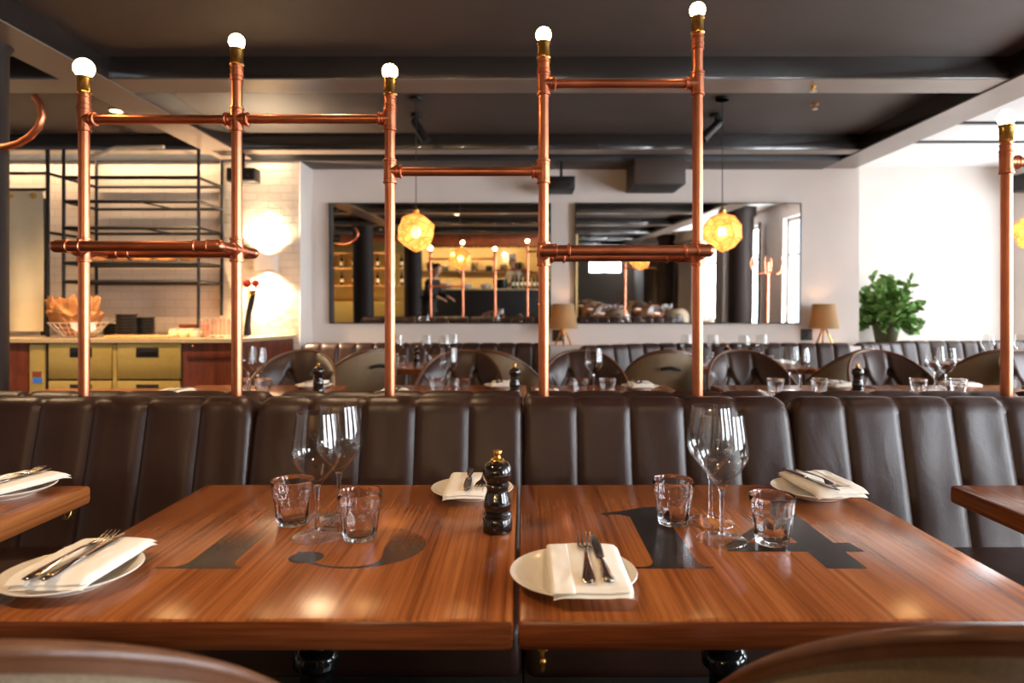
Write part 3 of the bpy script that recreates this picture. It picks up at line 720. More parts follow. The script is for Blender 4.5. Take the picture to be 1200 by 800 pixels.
for px, Y, lab in ((470, 4.95, 'tumbler far back just right of the third pipe'), (508, 5.0, 'tumbler far back left of the lone glass'), (825, 4.95, 'tumbler far back right of the tall pipe'), (840, 5.0, 'tumbler far back, second from the tall pipe'), (900, 5.0, 'tumbler far back above the second row tumbler')):
    place(P_tum, (WX(px, Y), Y, ZT), .1, 'water '+lab, 'tumblers on the third row')
place(P_mill, (WX(488, 5.15), 5.15, ZT), 0, 'dark pepper mill far back under the left mirror', 'pepper mills')
place(P_mill, (WX(852, 5.15), 5.15, ZT), 0, 'dark pepper mill far back under the right mirror', 'pepper mills')
def s3(px, Y, lab, rz=0): setting(WX(px, Y), Y, rz, lab, cut=False, grp='third row place settings')
s3(426, 5.0, 'near the left end of the table under the left mirror'); s3(440, 5.3, 'at the back of the table under the left mirror', PI); s3(560, 5.2, 'above the tufted chair under the left mirror', PI)
s3(918, 5.2, 'at the right end under the right mirror'); s3(1125, 5.3, 'on the alcove table')

# ------------------------------------------------------------------ copper pipes with bulbs
YP = 2.215; RP = .0172
PX = dict(A=WX(98.5, YP), B=WX(277.5, YP), C=WX(457, YP), D=WX(637, YP), E=WX(817.5, YP), G=WX(1179.5, YP))
def zz(y): return WZ(y, YP)
BULB = dict(A=80, B=49, C=84, D=41, E=12, G=138)
def bead(mb, c, axis, r=.0215, w=.008):
    c = Vector(c); a = Vector(axis)*w/2; mb.tube([c-a, c-a*.6, c+a*.6, c+a], [r*.9, r, r, r*.9], 18)
def fitting(mb, c, axes, L=.036):
    """tee / cross fitting: swollen sleeves with beads on each arm"""
    c = Vector(c)
    for ax in axes:
        a = Vector(ax); mb.tube([c, c+a*L], .0208, 18); bead(mb, c+a*L, ax, .0232, .009); bead(mb, c+a*(L-.012), ax, .0222, .005)
    mb.sphere(c, .0208, 16)
Xp, Xm, Zp, Zm, Yp_, Ym_ = (1, 0, 0), (-1, 0, 0), (0, 0, 1), (0, 0, -1), (0, 1, 0), (0, -1, 0)
rail = {('A', 'B'): 140, ('B', 'C'): 139.5, ('C', 'D'): 201, ('D', 'E'): 98}
lab = dict(A='leftmost', B='second from the left', C='third from the left', D='middle', E='tallest', G='rightmost, standing alone')
allf = {k: [] for k in PX}
for (a, b), y in rail.items(): allf[a].append((y, Xp)); allf[b].append((y, Xm))
allf['G'].append((190, Xp))
rack_z = {'AB': 1.3795, 'DE': 1.366}
for k in PX:
    x = PX[k]; zb = zz(BULB[k]); rb = .0315 if k == 'A' else (.027 if k == 'G' else .0255)
    t = thing('pipe_light', 'upright copper pipe topped by a glowing bulb, %s of the row' % lab[k], 'pipe lamp', (x, YP, .84), 0, 'copper pipe lights')
    z = lambda v: v-.84
    top = zb-rb*.8-.058
    MB().tube([(0, 0, 0), (0, 0, z(top)+.01)], RP, 20).build('pipe', M['copper'], t)
    ys = {}
    for y, ax in allf[k]: ys.setdefault(round(zz(y)*200)/200, []).append((zz(y), ax))
    for key, L in ys.items(): mb = MB(); fitting(mb, (0, 0, z(L[0][0])), [Zp, Zm]+[q[1] for q in L]); mb.build('tee_fitting', M['copper'], t)
    if k in 'AB': mb = MB(); fitting(mb, (0, 0, z(rack_z['AB'])), [Zp, Zm, Yp_, Ym_]); mb.build('cross_fitting', M['copper'], t)
    if k in 'DE': mb = MB(); fitting(mb, (0, 0, z(rack_z['DE'])), [Zp, Zm, Yp_, Ym_]); mb.build('cross_fitting', M['copper'], t)
    mb = MB()
    for q in (0, .022): bead(mb, (0, 0, z(top)-.012-q), Zp, .0215, .009)
    mb.tube([(0, 0, z(top)-.05), (0, 0, z(top)-.012)], .0197, 18); bead(mb, (0, 0, z(top)-.05), Zp, .0215, .007)
    mb.build('coupling', M['copper'], t)
    MB().lathe([(0, 0), (.0215, 0), (.0235, .004), (.0205, .008), (.0205, .05), (.0225, .052), (.0225, .058), (0, .058)], 24, (0, 0, z(top)-.002)).build('lamp_holder', M['brass'], t)
    mb = MB(); pr = [(0, -rb*1.02), (.011, -rb*1.0), (.0125, -rb*.93)]
    pr += [(rb*sin(a), -rb*cos(a)) for a in [math.radians(32+148*i/14) for i in range(15)]]
    pr[-1] = (0, rb); mb.lathe(pr, 20, (0, 0, z(zb))); mb.build('bulb', M['bulb'], t)
for (a, b), y in rail.items():
    nmr = {'AB': 'from the leftmost pipe to the second', 'BC': 'from the second pipe to the third', 'CD': 'from the third pipe to the middle one', 'DE': 'high up from the middle pipe to the tallest'}[a+b]
    zr = zz(y); o = MB().tube([(PX[a]+.03, YP, zr), (PX[b]-.03, YP, zr)], .0152, 18).build('copper_rail', M['copper'])
    tag(o, 'horizontal copper rail '+nmr, 'rail', 'copper rails')
zr = zz(190); o = MB().tube([(PX['G']+.03, YP, zr), (PX['G']+.5, YP, zr)], .0152, 18).build('copper_rail', M['copper']); tag(o, 'horizontal copper rail leaving the rightmost pipe out of the photo', 'rail', 'copper rails')
for nm_, a, b, where in (('AB', 'A', 'B', 'across the two left pipes'), ('DE', 'D', 'E', 'across the middle and tallest pipes')):
    zr = rack_z[nm_]; y0, y1 = 2.085, 2.345
    t = thing('copper_rack', 'double-rail copper rack '+where, 'rack', ((PX[a]+PX[b])/2, YP, zr), 0, 'copper racks'); h = (PX[b]-PX[a])/2
    for yy_, nme in ((y0, 'front_rail'), (y1, 'rear_rail')):
        mb = MB(); mb.tube([(-h, yy_-YP, 0), (h, yy_-YP, 0)], .0168, 18)
        for s in (-1, 1):
            for q in (.034, .075): bead(mb, (s*(h-q), yy_-YP, 0), Xp, .0215, .009)
            mb.tube([(s*h, yy_-YP, 0), (s*(h-.034), yy_-YP, 0)], .0203, 18); mb.sphere((s*h, yy_-YP, 0), .0203, 16)
        mb.build(nme, M['copper'], t)
    for s in (-1, 1):
        for q in (-1, 1):
            MB().tube([(s*h, q*.03, 0), (s*h, q*(y1-YP), 0)], .0168, 18).build('cross_pipe', M['copper'], t)

# black column at the left edge with a copper coat hook
YL = 3.4
cx = WX(11, YL)-.15
t = thing('column', 'black iron column at the left edge of the photo', 'column', (cx, YL, 0))
MB().lathe([(0, 0), (.16, 0), (.16, .06), (.13, .1), (.12, .14), (.12, 2.5), (.15, 2.55), (.15, ZC), (0, ZC)], 36).build('shaft', M['column'], t)
t['kind'] = 'structure'
hp = [(x, y) for x, y in ((-30, 170), (-5, 173), (8, 172), (22, 168), (35, 160), (45, 149), (49.5, 136), (47, 122), (40, 113))]
o = MB().tube([(WX(x, 3.25), 3.25, WZ(y, 3.25)) for x, y in hp], .0165, 12).build('coat_hook', M['copper']); tag(o, 'curved copper coat hook on the black column at the left edge', 'hook')

# ------------------------------------------------------------------ mirrors
AM = 32/(2*F)
for i, (x0, x1, lb) in enumerate(((WX(386, 6.37), WX(645.5, 6.37), 'wide black-framed wall mirror left of the table lamp'), (WX(673.5, 6.37), WX(938, 6.37), 'wide black-framed wall mirror right of the table lamp'))):
    t = thing('wall_mirror', lb, 'mirror', ((x0+x1)/2, 6.385, WZ(379, 6.37)), 0, 'wall mirrors'); t.rotation_euler = (AM, 0, 0)
    w2 = (x1-x0)/2; H = WZ(238, 6.37)-WZ(379, 6.37)
    MB().box(-w2+.008, w2-.008, -.012, -.004, .008, H-.008).build('mirror_pane', M['mirror'], t, 0)
    mb = MB()
    for a, b, c, d in ((-w2, -w2+.009, 0, H), (w2-.009, w2, 0, H), (-w2+.009, w2-.009, 0, .009), (-w2+.009, w2-.009, H-.009, H)): mb.box(a, b, -.02, .004, c, d, .003)
    mb.build('frame', M['black'], t)

# ------------------------------------------------------------------ pendants
def make_pendant():
    t = thing('pendant_lamp', 'x', 'lamp')
    R = .142; ph = (1+sqrt(5))/2; bm = bmesh.new()
    pts = [(a, b, c) for a in (-1, 1) for b in (-1, 1) for c in (-1, 1)]
    for a in (-1/ph, 1/ph):
        for b in (-ph, ph): pts += [(0, a, b), (a, b, 0), (b, 0, a)]
    rot = Matrix.Rotation(.5, 4, 'Z') @ Matrix.Rotation(.36, 4, 'X')
    for p in pts: bm.verts.new(rot @ (Vector(p)*R/sqrt(3)))
    bmesh.ops.convex_hull(bm, input=bm.verts[:])
    bmesh.ops.dissolve_limit(bm, angle_limit=.05, verts=bm.verts[:], edges=bm.edges[:])
    bmesh.ops.inset_individual(bm, faces=bm.faces[:], thickness=.012, depth=-.003)
    fs = [f for f in bm.faces if len(f.verts) == 5]
    for f in fs:     # facet each pentagon with a shallow raised centre
        c = f.calc_center_median(); n = f.normal.copy(); r = bmesh.ops.poke(bm, faces=[f]); r['verts'][0].co = c+n*.016
    MB().bm(bm).build('lamp_shade', M['pend'], t, 0)
    mb = MB(); mb.sphere((0, 0, .0), .034, 16, (1, 1, 1.15)); mb.build('bulb', M['bulb_in'], t)
    MB().lathe([(0, .035), (.016, .035), (.018, .06), (.018, .135), (.024, .14), (.024, .155), (.01, .165), (.006, .18), (0, .18)], 18).build('socket', M['brass'], t)
    return t
P_pend = make_pendant()
for px, py, Y, lb in ((487.5, 272, 4.7, 'faceted glowing brass pendant lamp before the left mirror'), (846.5, 272, 4.7, 'faceted glowing brass pendant lamp before the right mirror'), (1213, 271, 4.7, 'faceted glowing brass pendant lamp cut off by the right edge')):
    z = WZ(py, Y); o = place(P_pend, (WX(px, Y), Y, z), .3, lb, 'pendant lamps')
    c = MB().tube([(0, 0, .17), (0, 0, ZC-z)], .003, 6); c.lathe([(0, 0), (.045, 0), (.045, .02), (0, .025)], 18, (0, 0, ZC-z-.022)); c.build('cord', M['black'], o)

# ------------------------------------------------------------------ table lamps on the ledge
def make_tlamp():
    t = thing('table_lamp', 'x', 'lamp')
    MB().lathe([(.135, .16), (.1, .39), (.0985, .39), (.1335, .16)], 36).build('lamp_shade', M['lampshade'], t, 60, fix=False)
    mb = MB()
    for k in range(3):
        a = 2*PI*k/3+.5; mb.tube([(.085*cos(a), .085*sin(a), .0), (.015*cos(a), .015*sin(a), .165)], .009, 8)
    mb.lathe([(0, .155), (.02, .155), (.02, .175), (.012, .18), (.012, .22), (0, .22)], 14); mb.build('tripod_base', M['brass'], t)
    mb = MB()
    for k in range(3): a = 2*PI*k/3; mb.tube([(0, 0, .2), (.12*cos(a), .12*sin(a), .2)], .0025, 6)
    mb.build('shade_ring', M['brass'], t)
    MB().sphere((0, 0, .255), .03, 14, (1, 1, 1.2)).build('bulb', M['bulb_lamp'], t)
    return t
P_lamp = make_tlamp()
place(P_lamp, (WX(660, 6.26), 6.26, .846), 0, 'ochre table lamp standing between the two mirrors', 'tripod table lamps')
place(P_lamp, (WX(965.5, 6.26), 6.26, .846), .8, 'ochre table lamp standing right of the right mirror', 'tripod table lamps')
for px, py, lb in ((654, 393, 'dark wall socket behind the lamp between the mirrors'), (945, 392, 'dark wall socket left of the right table lamp')):
    x, z = WX(px, 6.4), WZ(py, 6.4); t = thing('wall_socket', lb, 'socket', (x, 6.4, z), 0, 'wall sockets')
    MB().box(-.055, .055, -.012, 0, -.055, .055, .004).build('plate', M['grey_plate'], t); MB().box(-.025, .025, -.016, -.012, -.025, .025, .003).build('outlet', M['black'], t)

# plant
X, Y = WX(1038, 6.66), 6.66
t = thing('potted_plant', 'bushy green plant in an olive pot in the bright alcove', 'plant', (X, Y, .846))
MB().lathe([(0, 0), (.085, 0), (.095, .01), (.13, .2), (.142, .205), (.142, .23), (.13, .23), (.124, .2), (0, .195)], 32).build('pot', M['pot'], t)
MB().lathe([(0, .185), (.123, .19), (0, .21)], 24).build('soil', M['soil'], t)
mbl, mbs = MB(), MB(); rnd = random.Random(3)
def leaf(mb, p, d, s):
    d = d.normalized(); side = d.cross(Vector((0, 0, 1))); side = side.normalized() if side.length > .01 else Vector((1, 0, 0)); up = side.cross(d)
    roll = rnd.uniform(-.9, .9); side, up = side*cos(roll)+up*sin(roll), up*cos(roll)-side*sin(roll)
    vs = [p]; 
    for f, w_ in ((.3, .4), (.6, .42), (.85, .22)): vs += [p+d*s*f-side*s*w_+up*s*.05, p+d*s*f-up*s*.07, p+d*s*f+side*s*w_+up*s*.05]
    vs.append(p+d*s-up*s*.12)
    mb.add(vs, [(0, 2, 1), (0, 3, 2), (1, 2, 5, 4), (2, 3, 6, 5), (4, 5, 8, 7), (5, 6, 9, 8), (7, 8, 10), (8, 9, 10)])
for k in range(64):
    a = rnd.uniform(0, 2*PI); el = rnd.uniform(.1, 1.45); L = rnd.uniform(.2, .42)*(.6+.62*sin(el)); d = Vector((cos(a)*cos(el), sin(a)*cos(el)*.7, sin(el)))
    p0 = Vector((rnd.uniform(-.08, .08), rnd.uniform(-.05, .05), .2)); tip = p0+d*L*1.05+Vector((0, 0, .0)); droop = Vector((0, 0, -.16*cos(el)))
    pts = [p0.lerp(tip, f)+droop*f*f for f in (0, .33, .66, 1)]
    mbs.tube(pts, [.004, .0035, .003, .002], 5)
    for f in (.35, .5, .6, .7, .78, .86, .93, 1):
        q = p0.lerp(tip, f)+droop*f*f
        for _ in range(2): leaf(mbl, q, (d+Vector((rnd.uniform(-1, 1), rnd.uniform(-1, 1), rnd.uniform(-.9, .7)))), rnd.uniform(.06, .11))
mbs.build('stems', M['stem'], t); mbl.build('foliage', M['leaf'], t, 40, fix=False)

# ------------------------------------------------------------------ ceiling things
def speaker(px0, px1, py0, py1, Y, lb, depth=.14):
    x0, x1, z0, z1 = WX(px0, Y), WX(px1, Y), WZ(py1, Y), WZ(py0, Y)
    t = thing('speaker', lb, 'speaker', ((x0+x1)/2, Y, z0), 0, 'black speakers'); w2, H = (x1-x0)/2, z1-z0
    MB().box(-w2, w2, 0, depth, 0, H, .008).build('cabinet', M['black'], t)
    MB().box(-w2+.012, w2-.012, -.006, .002, .012, H-.012, .003).build('grille', M['iron'], t)
    MB().box(w2*.45, w2*.65, -.009, -.005, H*.3, H*.42).build('badge', M['steel'], t)
    mb = MB(); mb.box(-.012, .012, depth*.4, depth*.4+.02, H, (ZC if lb.endswith('ceiling') else 2.535)-z0); mb.build('bracket', M['iron'], t)
speaker(265, 298, 196, 212, 5.75, 'black speaker hung over the brick pier near the ceiling'); speaker(643, 674, 206, 221, 5.95, 'black speaker on the wall above the gap between the mirrors', .3)
x = WX(1194, 6.6); t = thing('speaker', 'black speaker on the right alcove wall', 'speaker', (5.132, 6.62, 2.38), 0, 'black speakers')
MB().box(-.14, 0, -.12, .22, 0, .17, .006).build('cabinet', M['black'], t); MB().box(-.146, -.138, -.11, .21, .01, .16, .003).build('grille', M['iron'], t)
t = thing('ventilation_box', 'large dark box hung under the ceiling above the right mirror', 'ceiling box', (1.22, 6.15, 2.30))
MB().box(-.228, .228, -.23, .245, 0, .232, .006).build('housing', M['ceiling'], t)
mb = MB()
for k in range(9): mb.box(-.2, .2, -.2+k*.047, -.2+k*.047+.034, -.006, .002)
mb.build('louvre', M['black'], t)
def spot(px, py, Y, lb, dx):
    x = WX(px, Y); t = thing('spotlight', lb, 'spotlight', (x, Y, ZC), 0, 'ceiling spotlights')
    MB().lathe([(0, 0), (.05, 0), (.05, -.025), (0, -.03)], 20).build('mount', M['iron'], t)
    MB().tube([(0, 0, -.02), (0, 0, -.08)], .012, 10).build('stem', M['iron'], t)
    d = Vector((dx, -.1, -.6)).normalized(); c = Vector((0, 0, -.09))
    MB().tube([c-d*.06, c-d*.05, c+d*.14, c+d*.15], [.02, .032, .036, .034], 18).build('spot_head', M['iron'], t)
spot(489, 135, 5.1, 'small black ceiling spotlight left of the middle', .35); spot(839, 133, 5.1, 'small black ceiling spotlight above the right pendant', -.6)
for px, Y, z, lb in ((953, 4.06, ZB+.002, 'small pale sprinkler head under the dark beam'), (955, 4.85, ZC+.002, 'small sprinkler head between the beams')):
    t = thing('sprinkler', lb, 'sprinkler', (WX(px, Y), Y, z), 0, 'sprinkler heads')
    MB().lathe([(0, 0), (.03, 0), (.03, -.006), (.012, -.012), (.01, -.03), (0, -.03)], 18).build('body', M['brass'], t)
    MB().lathe([(0, -.04), (.02, -.04), (.02, -.042), (0, -.043)], 16).build('deflector', M['wire'], t)
o = MB().tube([(WX(107, 5.4), 5.4, WZ(184, 5.4)), (WX(135, 5.4), 5.4, WZ(173, 5.4)), (WX(196, 5.4), 5.35, WZ(174, 5.4))], .016, 8).build('ceiling_pipe', M['wire']); tag(o, 'thin pale pipe bent under the ceiling above the shelf frame', 'pipe')

# brick pier sconce
t = thing('wall_sconce', 'square up-and-down wall light glowing on the white brick pier', 'wall lamp', (WX(312, 6.0), 6.05, WZ(308, 6.0)))
mb = MB()
for a, b, c, d in ((-.09, .09, -.1, -.094), (-.09, .09, -.012, -.002), (-.09, -.084, -.094, -.012), (.084, .09, -.094, -.012)): mb.box(a, b, c, d, -.07, .07, .001)
mb.build('shade', M['white'], t)
MB().tube([(0, -.05, -.03), (0, -.05, .03)], .02, 14).build('bulb', M['bulb_wall'], t)
for s in (1, -1):
    l = bpy.data.lights.new('sconce_beam', 'SPOT'); l.energy = 130; l.color = (1, .76, .5); l.spot_size = math.radians(128); l.spot_blend = .5; l.shadow_soft_size = .03
    o = bpy.data.objects.new('sconce_beam', l); COL.objects.link(o); o.location = (WX(312, 6.0), 5.985, WZ(308, 6.0)+s*.075); o.rotation_euler = (0 if s < 0 else PI, 0, 0)

# ------------------------------------------------------------------ service counter
YCF = 5.2
t = thing('bar_counter', 'service counter with pale worktop and mahogany panels', 'counter', (-3.8, 0, 0)); ox = 3.8
XR = WX(275, YCF); XE = -2.06
mb = MB(); out = [(-6.0, YCF-.03), (XR+.02, YCF-.03), (XE, 6.02-.12), (XE, 6.04), (-6.0, 6.04)]
mb.prism(out, lambda a, b, h: (a+ox, b, h), .925, .955); mb.build('worktop', M['stone'], t)
def ppanel(name, x0, x1): MB().box(x0+ox, x1+ox, YCF, YCF+.03, .05, .925, .004).build(name, M['mahog'], t)
XA, XB = WX(33, YCF), WX(214, YCF)
ppanel('side_panel', -6.0, XA); ppanel('front_panel', XB, XR)
mb = MB(); mb.prism([(XR, YCF), (XE+.0, 5.93), (XE, 5.97), (XR-.02, YCF+.03)], lambda a, b, h: (a+ox, b, h), .05, .925); mb.build('angled_panel', M['mahog'], t)
MB().box(-6.0+ox, XR+ox-.05, YCF+.06, 6.0, 0, .05).build('plinth', M['black'], t)
MB().box(XB+ox+.03, XR+ox-.02, YCF-.012, YCF, .8, .85, .003).build('rail', M['mahog'], t)
MB().sphere((WX(227, YCF)+ox, YCF-.015, WZ(405, YCF)), .012, 12).build('knob', M['brass'], t)
t = thing('drawer_fridge', 'brushed brass drawer fridge built into the service counter', 'fridge', (XA+.01, YCF, 0))
wF = XB-XA-.02
MB().box(0, wF, .02, .6, .06, .92).build('body', M['black'], t)
def px(x): return WX(x, YCF)-XA-.01
MB().box(.003, px(53), -.005, .03, .08, .91, .004).build('control_panel', M['brushed'], t)
cp = t.children[-1]
MB().box(px(39), px(49.5), -.012, -.004, WZ(441.5, YCF), WZ(435, YCF), .002).build('gauge', M['led_r'], cp); MB().box(px(39.5), px(50), -.012, -.004, WZ(448, YCF), WZ(442.5, YCF), .002).build('display', M['led'], cp)
MB().box(px(54), px(57.5), -.004, .03, .08, .91, .004).build('post', M['iron'], t); MB().box(px(132.5), px(137.5), -.004, .03, .08, .91, .004).build('post', M['brushed'], t)
for a, b, ha, hb in ((58, 131.5, 83, 109), (138.5, 212, 160.5, 187)):
    for y0, y1, h0, h1 in ((402.5, 444, 407, 418.5), (446, 486, 450, 462), (488, 528, 492, 504)):
        dr = MB().box(px(a), px(b), -.012, .03, WZ(y1, YCF), WZ(y0, YCF), .004).build('drawer', M['brushed'], t)
        MB().box(px(ha), px(hb), -.016, -.01, WZ(h1, YCF), WZ(h0, YCF), .003).build('handle', M['black'], dr)
        MB().box(px(ha)+.03, px(hb)-.02, -.022, -.014, WZ(h0+7, YCF), WZ(h0+4, YCF), .003).build('grip', M['iron'], dr)
# shelving frame
SX0, SX1, SF, SB = -3.865, -2.73, 5.6, 6.03
t = thing('shelf_frame', 'open black steel shelving frame above the service counter', 'shelving', (SX0, SF, 1.1))
W_ = SX1-SX0; D_ = SB-SF; r = .014
def bar(mb, a, b, r_=r): mb.cyl(a, b, r_, 8)
for x_, y_, z0 in ((0, 0, -.144), (W_, 0, -.144), (0, D_, .03), (W_, D_, .03)):
    mb = MB(); bar(mb, (x_, y_, z0), (x_, y_, 1.43)); mb.build('upright', M['iron'], t)
for yv in (208, 236, 267, 308, 330):
    z = WZ(yv, SF)-1.1; mb = MB()
    bar(mb, (0, 0, z), (W_, 0, z), .016); bar(mb, (0, D_, z), (W_, D_, z)); bar(mb, (0, 0, z), (0, D_, z)); bar(mb, (W_, 0, z), (W_, D_, z))
    if yv in (236, 267): bar(mb, (W_*.55, 0, z), (W_*.62, D_, z), .008)
    if yv == 308:
        mb.box(0, W_, .02, D_-.02, z-.004, z+.006)
    mb.build('shelf', M['iron'], t)
zs = WZ(308, SF)+.007
for k in range(5):
    x_ = SX0+.16+k*.2; mb = MB(); L = .17
    rings = [[Vector((x_+(f-.5)*L, SF+.2+.02*sin(k*2), zs+.035))+Vector((0, cos(q)*.05*g, sin(q)*.033*g)) for q in [2*PI*j/14 for j in range(14)]] for f, g in ((0, .25), (.08, .65), (.25, .95), (.5, 1), (.75, .95), (.92, .65), (1, .25))]
    mb.loft(rings); o = mb.build('bread_loaf', M['bread'])
    tag(o, 'brown bread loaf lying on the steel shelf, %s' % ['at its left end', 'second from its left end', 'in its middle', 'second from its right end', 'at its right end'][k], 'bread', 'loaves on the steel shelf')
t = thing('shelf_frame', 'narrow black steel frame left of the shelving, cloth hung in it', 'shelving', (-4.95, 5.6, .955))
xr = WX(56, 5.6)+4.95
for x_ in (0, xr):
    mb = MB(); bar(mb, (x_, 0, 0), (x_, 0, 1.57), .016); mb.build('upright', M['iron'], t)
for yv in (203, 222):
    mb = MB(); bar(mb, (0, 0, WZ(yv, 5.6)-.955), (xr, 0, WZ(yv, 5.6)-.955)); mb.build('rail', M['iron'], t)
for yv in (203, 272): mb = MB(); bar(mb, (xr, 0, WZ(yv, 5.6)-.955), (xr, .43, WZ(yv, 5.6)-.955)); mb.build('brace', M['iron'], t)
# canvas hung in it
YC = 5.56; x0, x1, z0, z1 = WX(-12, YC), WX(50, YC), WZ(388, YC), WZ(224, YC)
t = thing('canvas_cloth', 'cream canvas cloth hung by eyelets at the left', 'cloth', ((x0+x1)/2, YC, z0))
mb = MB(); w2 = (x1-x0)/2; H = z1-z0
for s in (0, .004): mb.grid(lambda u, v: (-w2+2*w2*u+.01*sin(v*3)*u, s+.012*sin(u*9+v*2)*(1.1-v), H*v), 30, 14)
mb.build('sheet', M['canvas'], t, 60, fix=False)
mb = MB()
for x_ in (WX(14, YC), WX(41, YC)): mb.lathe([(.012, 0), (.024, 0), (.024, .004), (.012, .004)], 18, M=Matrix.Translation((x_-(x0+x1)/2, -.012, H-.04)) @ Matrix.Rotation(PI/2, 4, 'X'))
mb.build('eyelets', M['brass'], t)
o = MB().box(WX(51, 5.9), WX(56, 5.9), 5.86, 5.9, .956, WZ(233, 5.9), .004).build('black_board', M['black']); tag(o, 'tall narrow black board standing beside the canvas cloth', 'board')

# things on the counter
ZK = .9555
YK = 5.41
t = thing('wire_basket', 'pale wire basket lined with crumpled brown paper on the counter', 'basket', (WX(92, YK), YK, ZK))
mb = MB()
def bk(a, f): rx = .13+.1*f; return (rx*cos(a), rx*.65*sin(a), .01+.11*f)
for f in (0, .33, .66, 1): mb.tube([bk(2*PI*i/32, f) for i in range(32)], .0035 if f < 1 else .005, 6, True)
for i in range(24): a = 2*PI*i/24; mb.tube([bk(a, f) for f in (0, .5, 1)], .003, 5)
for f in (-.09, -.03, .03, .09): mb.tube([(f, -.08, .01), (f, .08, .01)], .003, 5)
mb.build('basket', M['wire'], t)
mb = MB()
def pap(u, v):
    a = 2*PI*u; nz = noise.noise(Vector((cos(a)*3, sin(a)*3, v*5))); n2 = noise.noise(Vector((cos(a)*7, sin(a)*7, v*9+3)))
    rx = (.13+.09*min(v*1.6, 1)-max(0, v-.6)*.12)*(1+.2*nz+.08*n2); z = .015+.3*v*(1+.25*nz)+.03*n2
    return (rx*cos(a)-.05*v, rx*.62*sin(a), z)
mb.grid(pap, 56, 18, True); mb.build('paper_lining', M['kraft'], t, 0, fix=False)
mb = MB()
mb.grid(lambda u, v: (.04+.19*u, -.165+.02*sin(u*7)-.0*v+.02*v, .125-.07*v*(.6+.4*sin(u*9)) + .0), 20, 6); mb.build('cloth_fold', M['napkin'], t, 60, fix=False)
# pan stacks
def pan(x_, y_, z_, r_, h_, lb):
    t = thing('pan', lb, 'pan', (x_, y_, z_), 0, 'black pans on the counter')
    MB().lathe([(0, 0), (r_*.8, 0), (r_*.9, h_-.006), (r_+.004, h_-.004), (r_+.006, h_), (r_-.002, h_), (r_*.78, .004), (0, .004)], 30).build('bowl', M['pan'], t)
for (px_, Y, r_, cnt, nmm) in ((133, 5.62, .085, 4, 'short left stack'), (148, 5.5, .085, 7, 'tall middle stack'), (169, 5.68, .09, 6, 'right stack')):
    pos = ['bottom', 'second from the bottom', 'third from the bottom', 'fourth from the bottom', 'fifth from the bottom', 'sixth from the bottom', 'topmost']
    for k in range(cnt):
        pan(WX(px_, Y), Y, ZK+k*.026, r_, .034, 'small black pan, %s in the %s on the counter' % ('topmost' if k == cnt-1 else pos[k], nmm))
o = MB().box(WX(131, 5.35), WX(206, 5.35), 5.24, 5.4, ZK, ZK+.022, .006).build('chopping_board', M['board']); tag(o, 'pale wooden chopping board lying at the front of the counter', 'chopping board')
for k in range(3):
    for j in range(2):
        x_ = WX(206+k*12, 5.45); t = thing('jar', 'small cream jar, %s of the %s row on the counter' % (['left', 'middle', 'right'][k], ['front', 'back'][j]), 'jar', (x_, 5.42+j*.1, ZK), 0, 'cream jars on the counter')
        MB().lathe([(0, 0), (.033, 0), (.037, .005), (.037, .05), (.031, .058), (0, .058)], 20).build('pot', M['cream'], t); MB().lathe([(0, .058), (.034, .058), (.034, .07), (0, .072)], 20).build('lid', M['canvas'], t)
o = MB().box(WX(213, 5.75), WX(238, 5.75), 5.7, 5.85, ZK, ZK+.1, .004).build('wooden_box', M['mahog']); tag(o, 'dark red wooden box behind the cream jars', 'box')
pr = [(0, 0), (.03, 0), (.037, .15), (.0355, .15), (.029, .006), (0, .006)]
for k in range(4):
    for j in range(2):
        o = MB().lathe(pr, 20, (WX(242+k*9.5, 5.5), 5.45+j*.09, ZK)).build('plastic_cup', M['plastic']); tag(o, 'tall clear cup in the %s row by the tap, %s from the left' % (['front', 'back'][j], ['first', 'second', 'third', 'fourth'][k]), 'cup', 'clear cups on the counter')
t = thing('beer_tap', 'slim dark beer tap with red ball handles on the counter', 'tap', (WX(290, 5.6), 5.6, ZK))
MB().lathe([(0, 0), (.06, 0), (.06, .012), (.035, .02), (0, .02)], 24).build('drip_base', M['steel'], t)
MB().tube([(0, 0, .01), (.0, 0, .1), (.012, 0, .2), (.035, 0, .3), (.04, 0, .36)], [.032, .026, .022, .026, .03], 16).build('column', M['iron'], t)
mb = MB(); mb.tube([(.04, 0, .34), (.04, -.06, .35), (.04, -.08, .31)], .012, 10); mb.lathe([(0, .355), (.034, .355), (.036, .37), (.02, .39), (0, .39)], 18, (.04, 0, 0)); mb.build('spout', M['brass'], t)
for dx in (-.03, .045):
    MB().tube([(.04+dx*.6, -.0, .37), (.035+dx, -.02, .42)], .008, 8).build('lever', M['steel'], t); MB().sphere((.035+dx, -.02, .445), .034, 18).build('handle', M['red'], t)

# ------------------------------------------------------------------ people seen in the mirror
def skinned(name, pts, edges, rad, mat, parent, root=0, sub=2):
    me = bpy.data.meshes.new(name); me.from_pydata(pts, edges, []); ob = bpy.data.objects.new(name, me); COL.objects.link(ob)
    ob.modifiers.new('s', 'SKIN'); 
    if not me.skin_vertices: me.attributes.new('x', 'FLOAT', 'POINT')
    bpy.context.view_layer.objects.active = ob
    sv = me.skin_vertices[0].data
    for i, r in enumerate(rad): sv[i].radius = r if isinstance(r, tuple) else (r, r); sv[i].use_root = (i == root)
    m = ob.modifiers.new('b', 'SUBSURF'); m.levels = sub; m.render_levels = sub
    dg = bpy.context.evaluated_depsgraph_get(); ev = ob.evaluated_get(dg); nm = bpy.data.meshes.new_from_object(ev)
    bpy.data.objects.remove(ob); bpy.data.meshes.remove(me)
    nm.name = name; nm.materials.clear(); nm.materials.append(mat); nm.shade_smooth()
    o = bpy.data.objects.new(name, nm); COL.objects.link(o); o.parent = parent
    return o
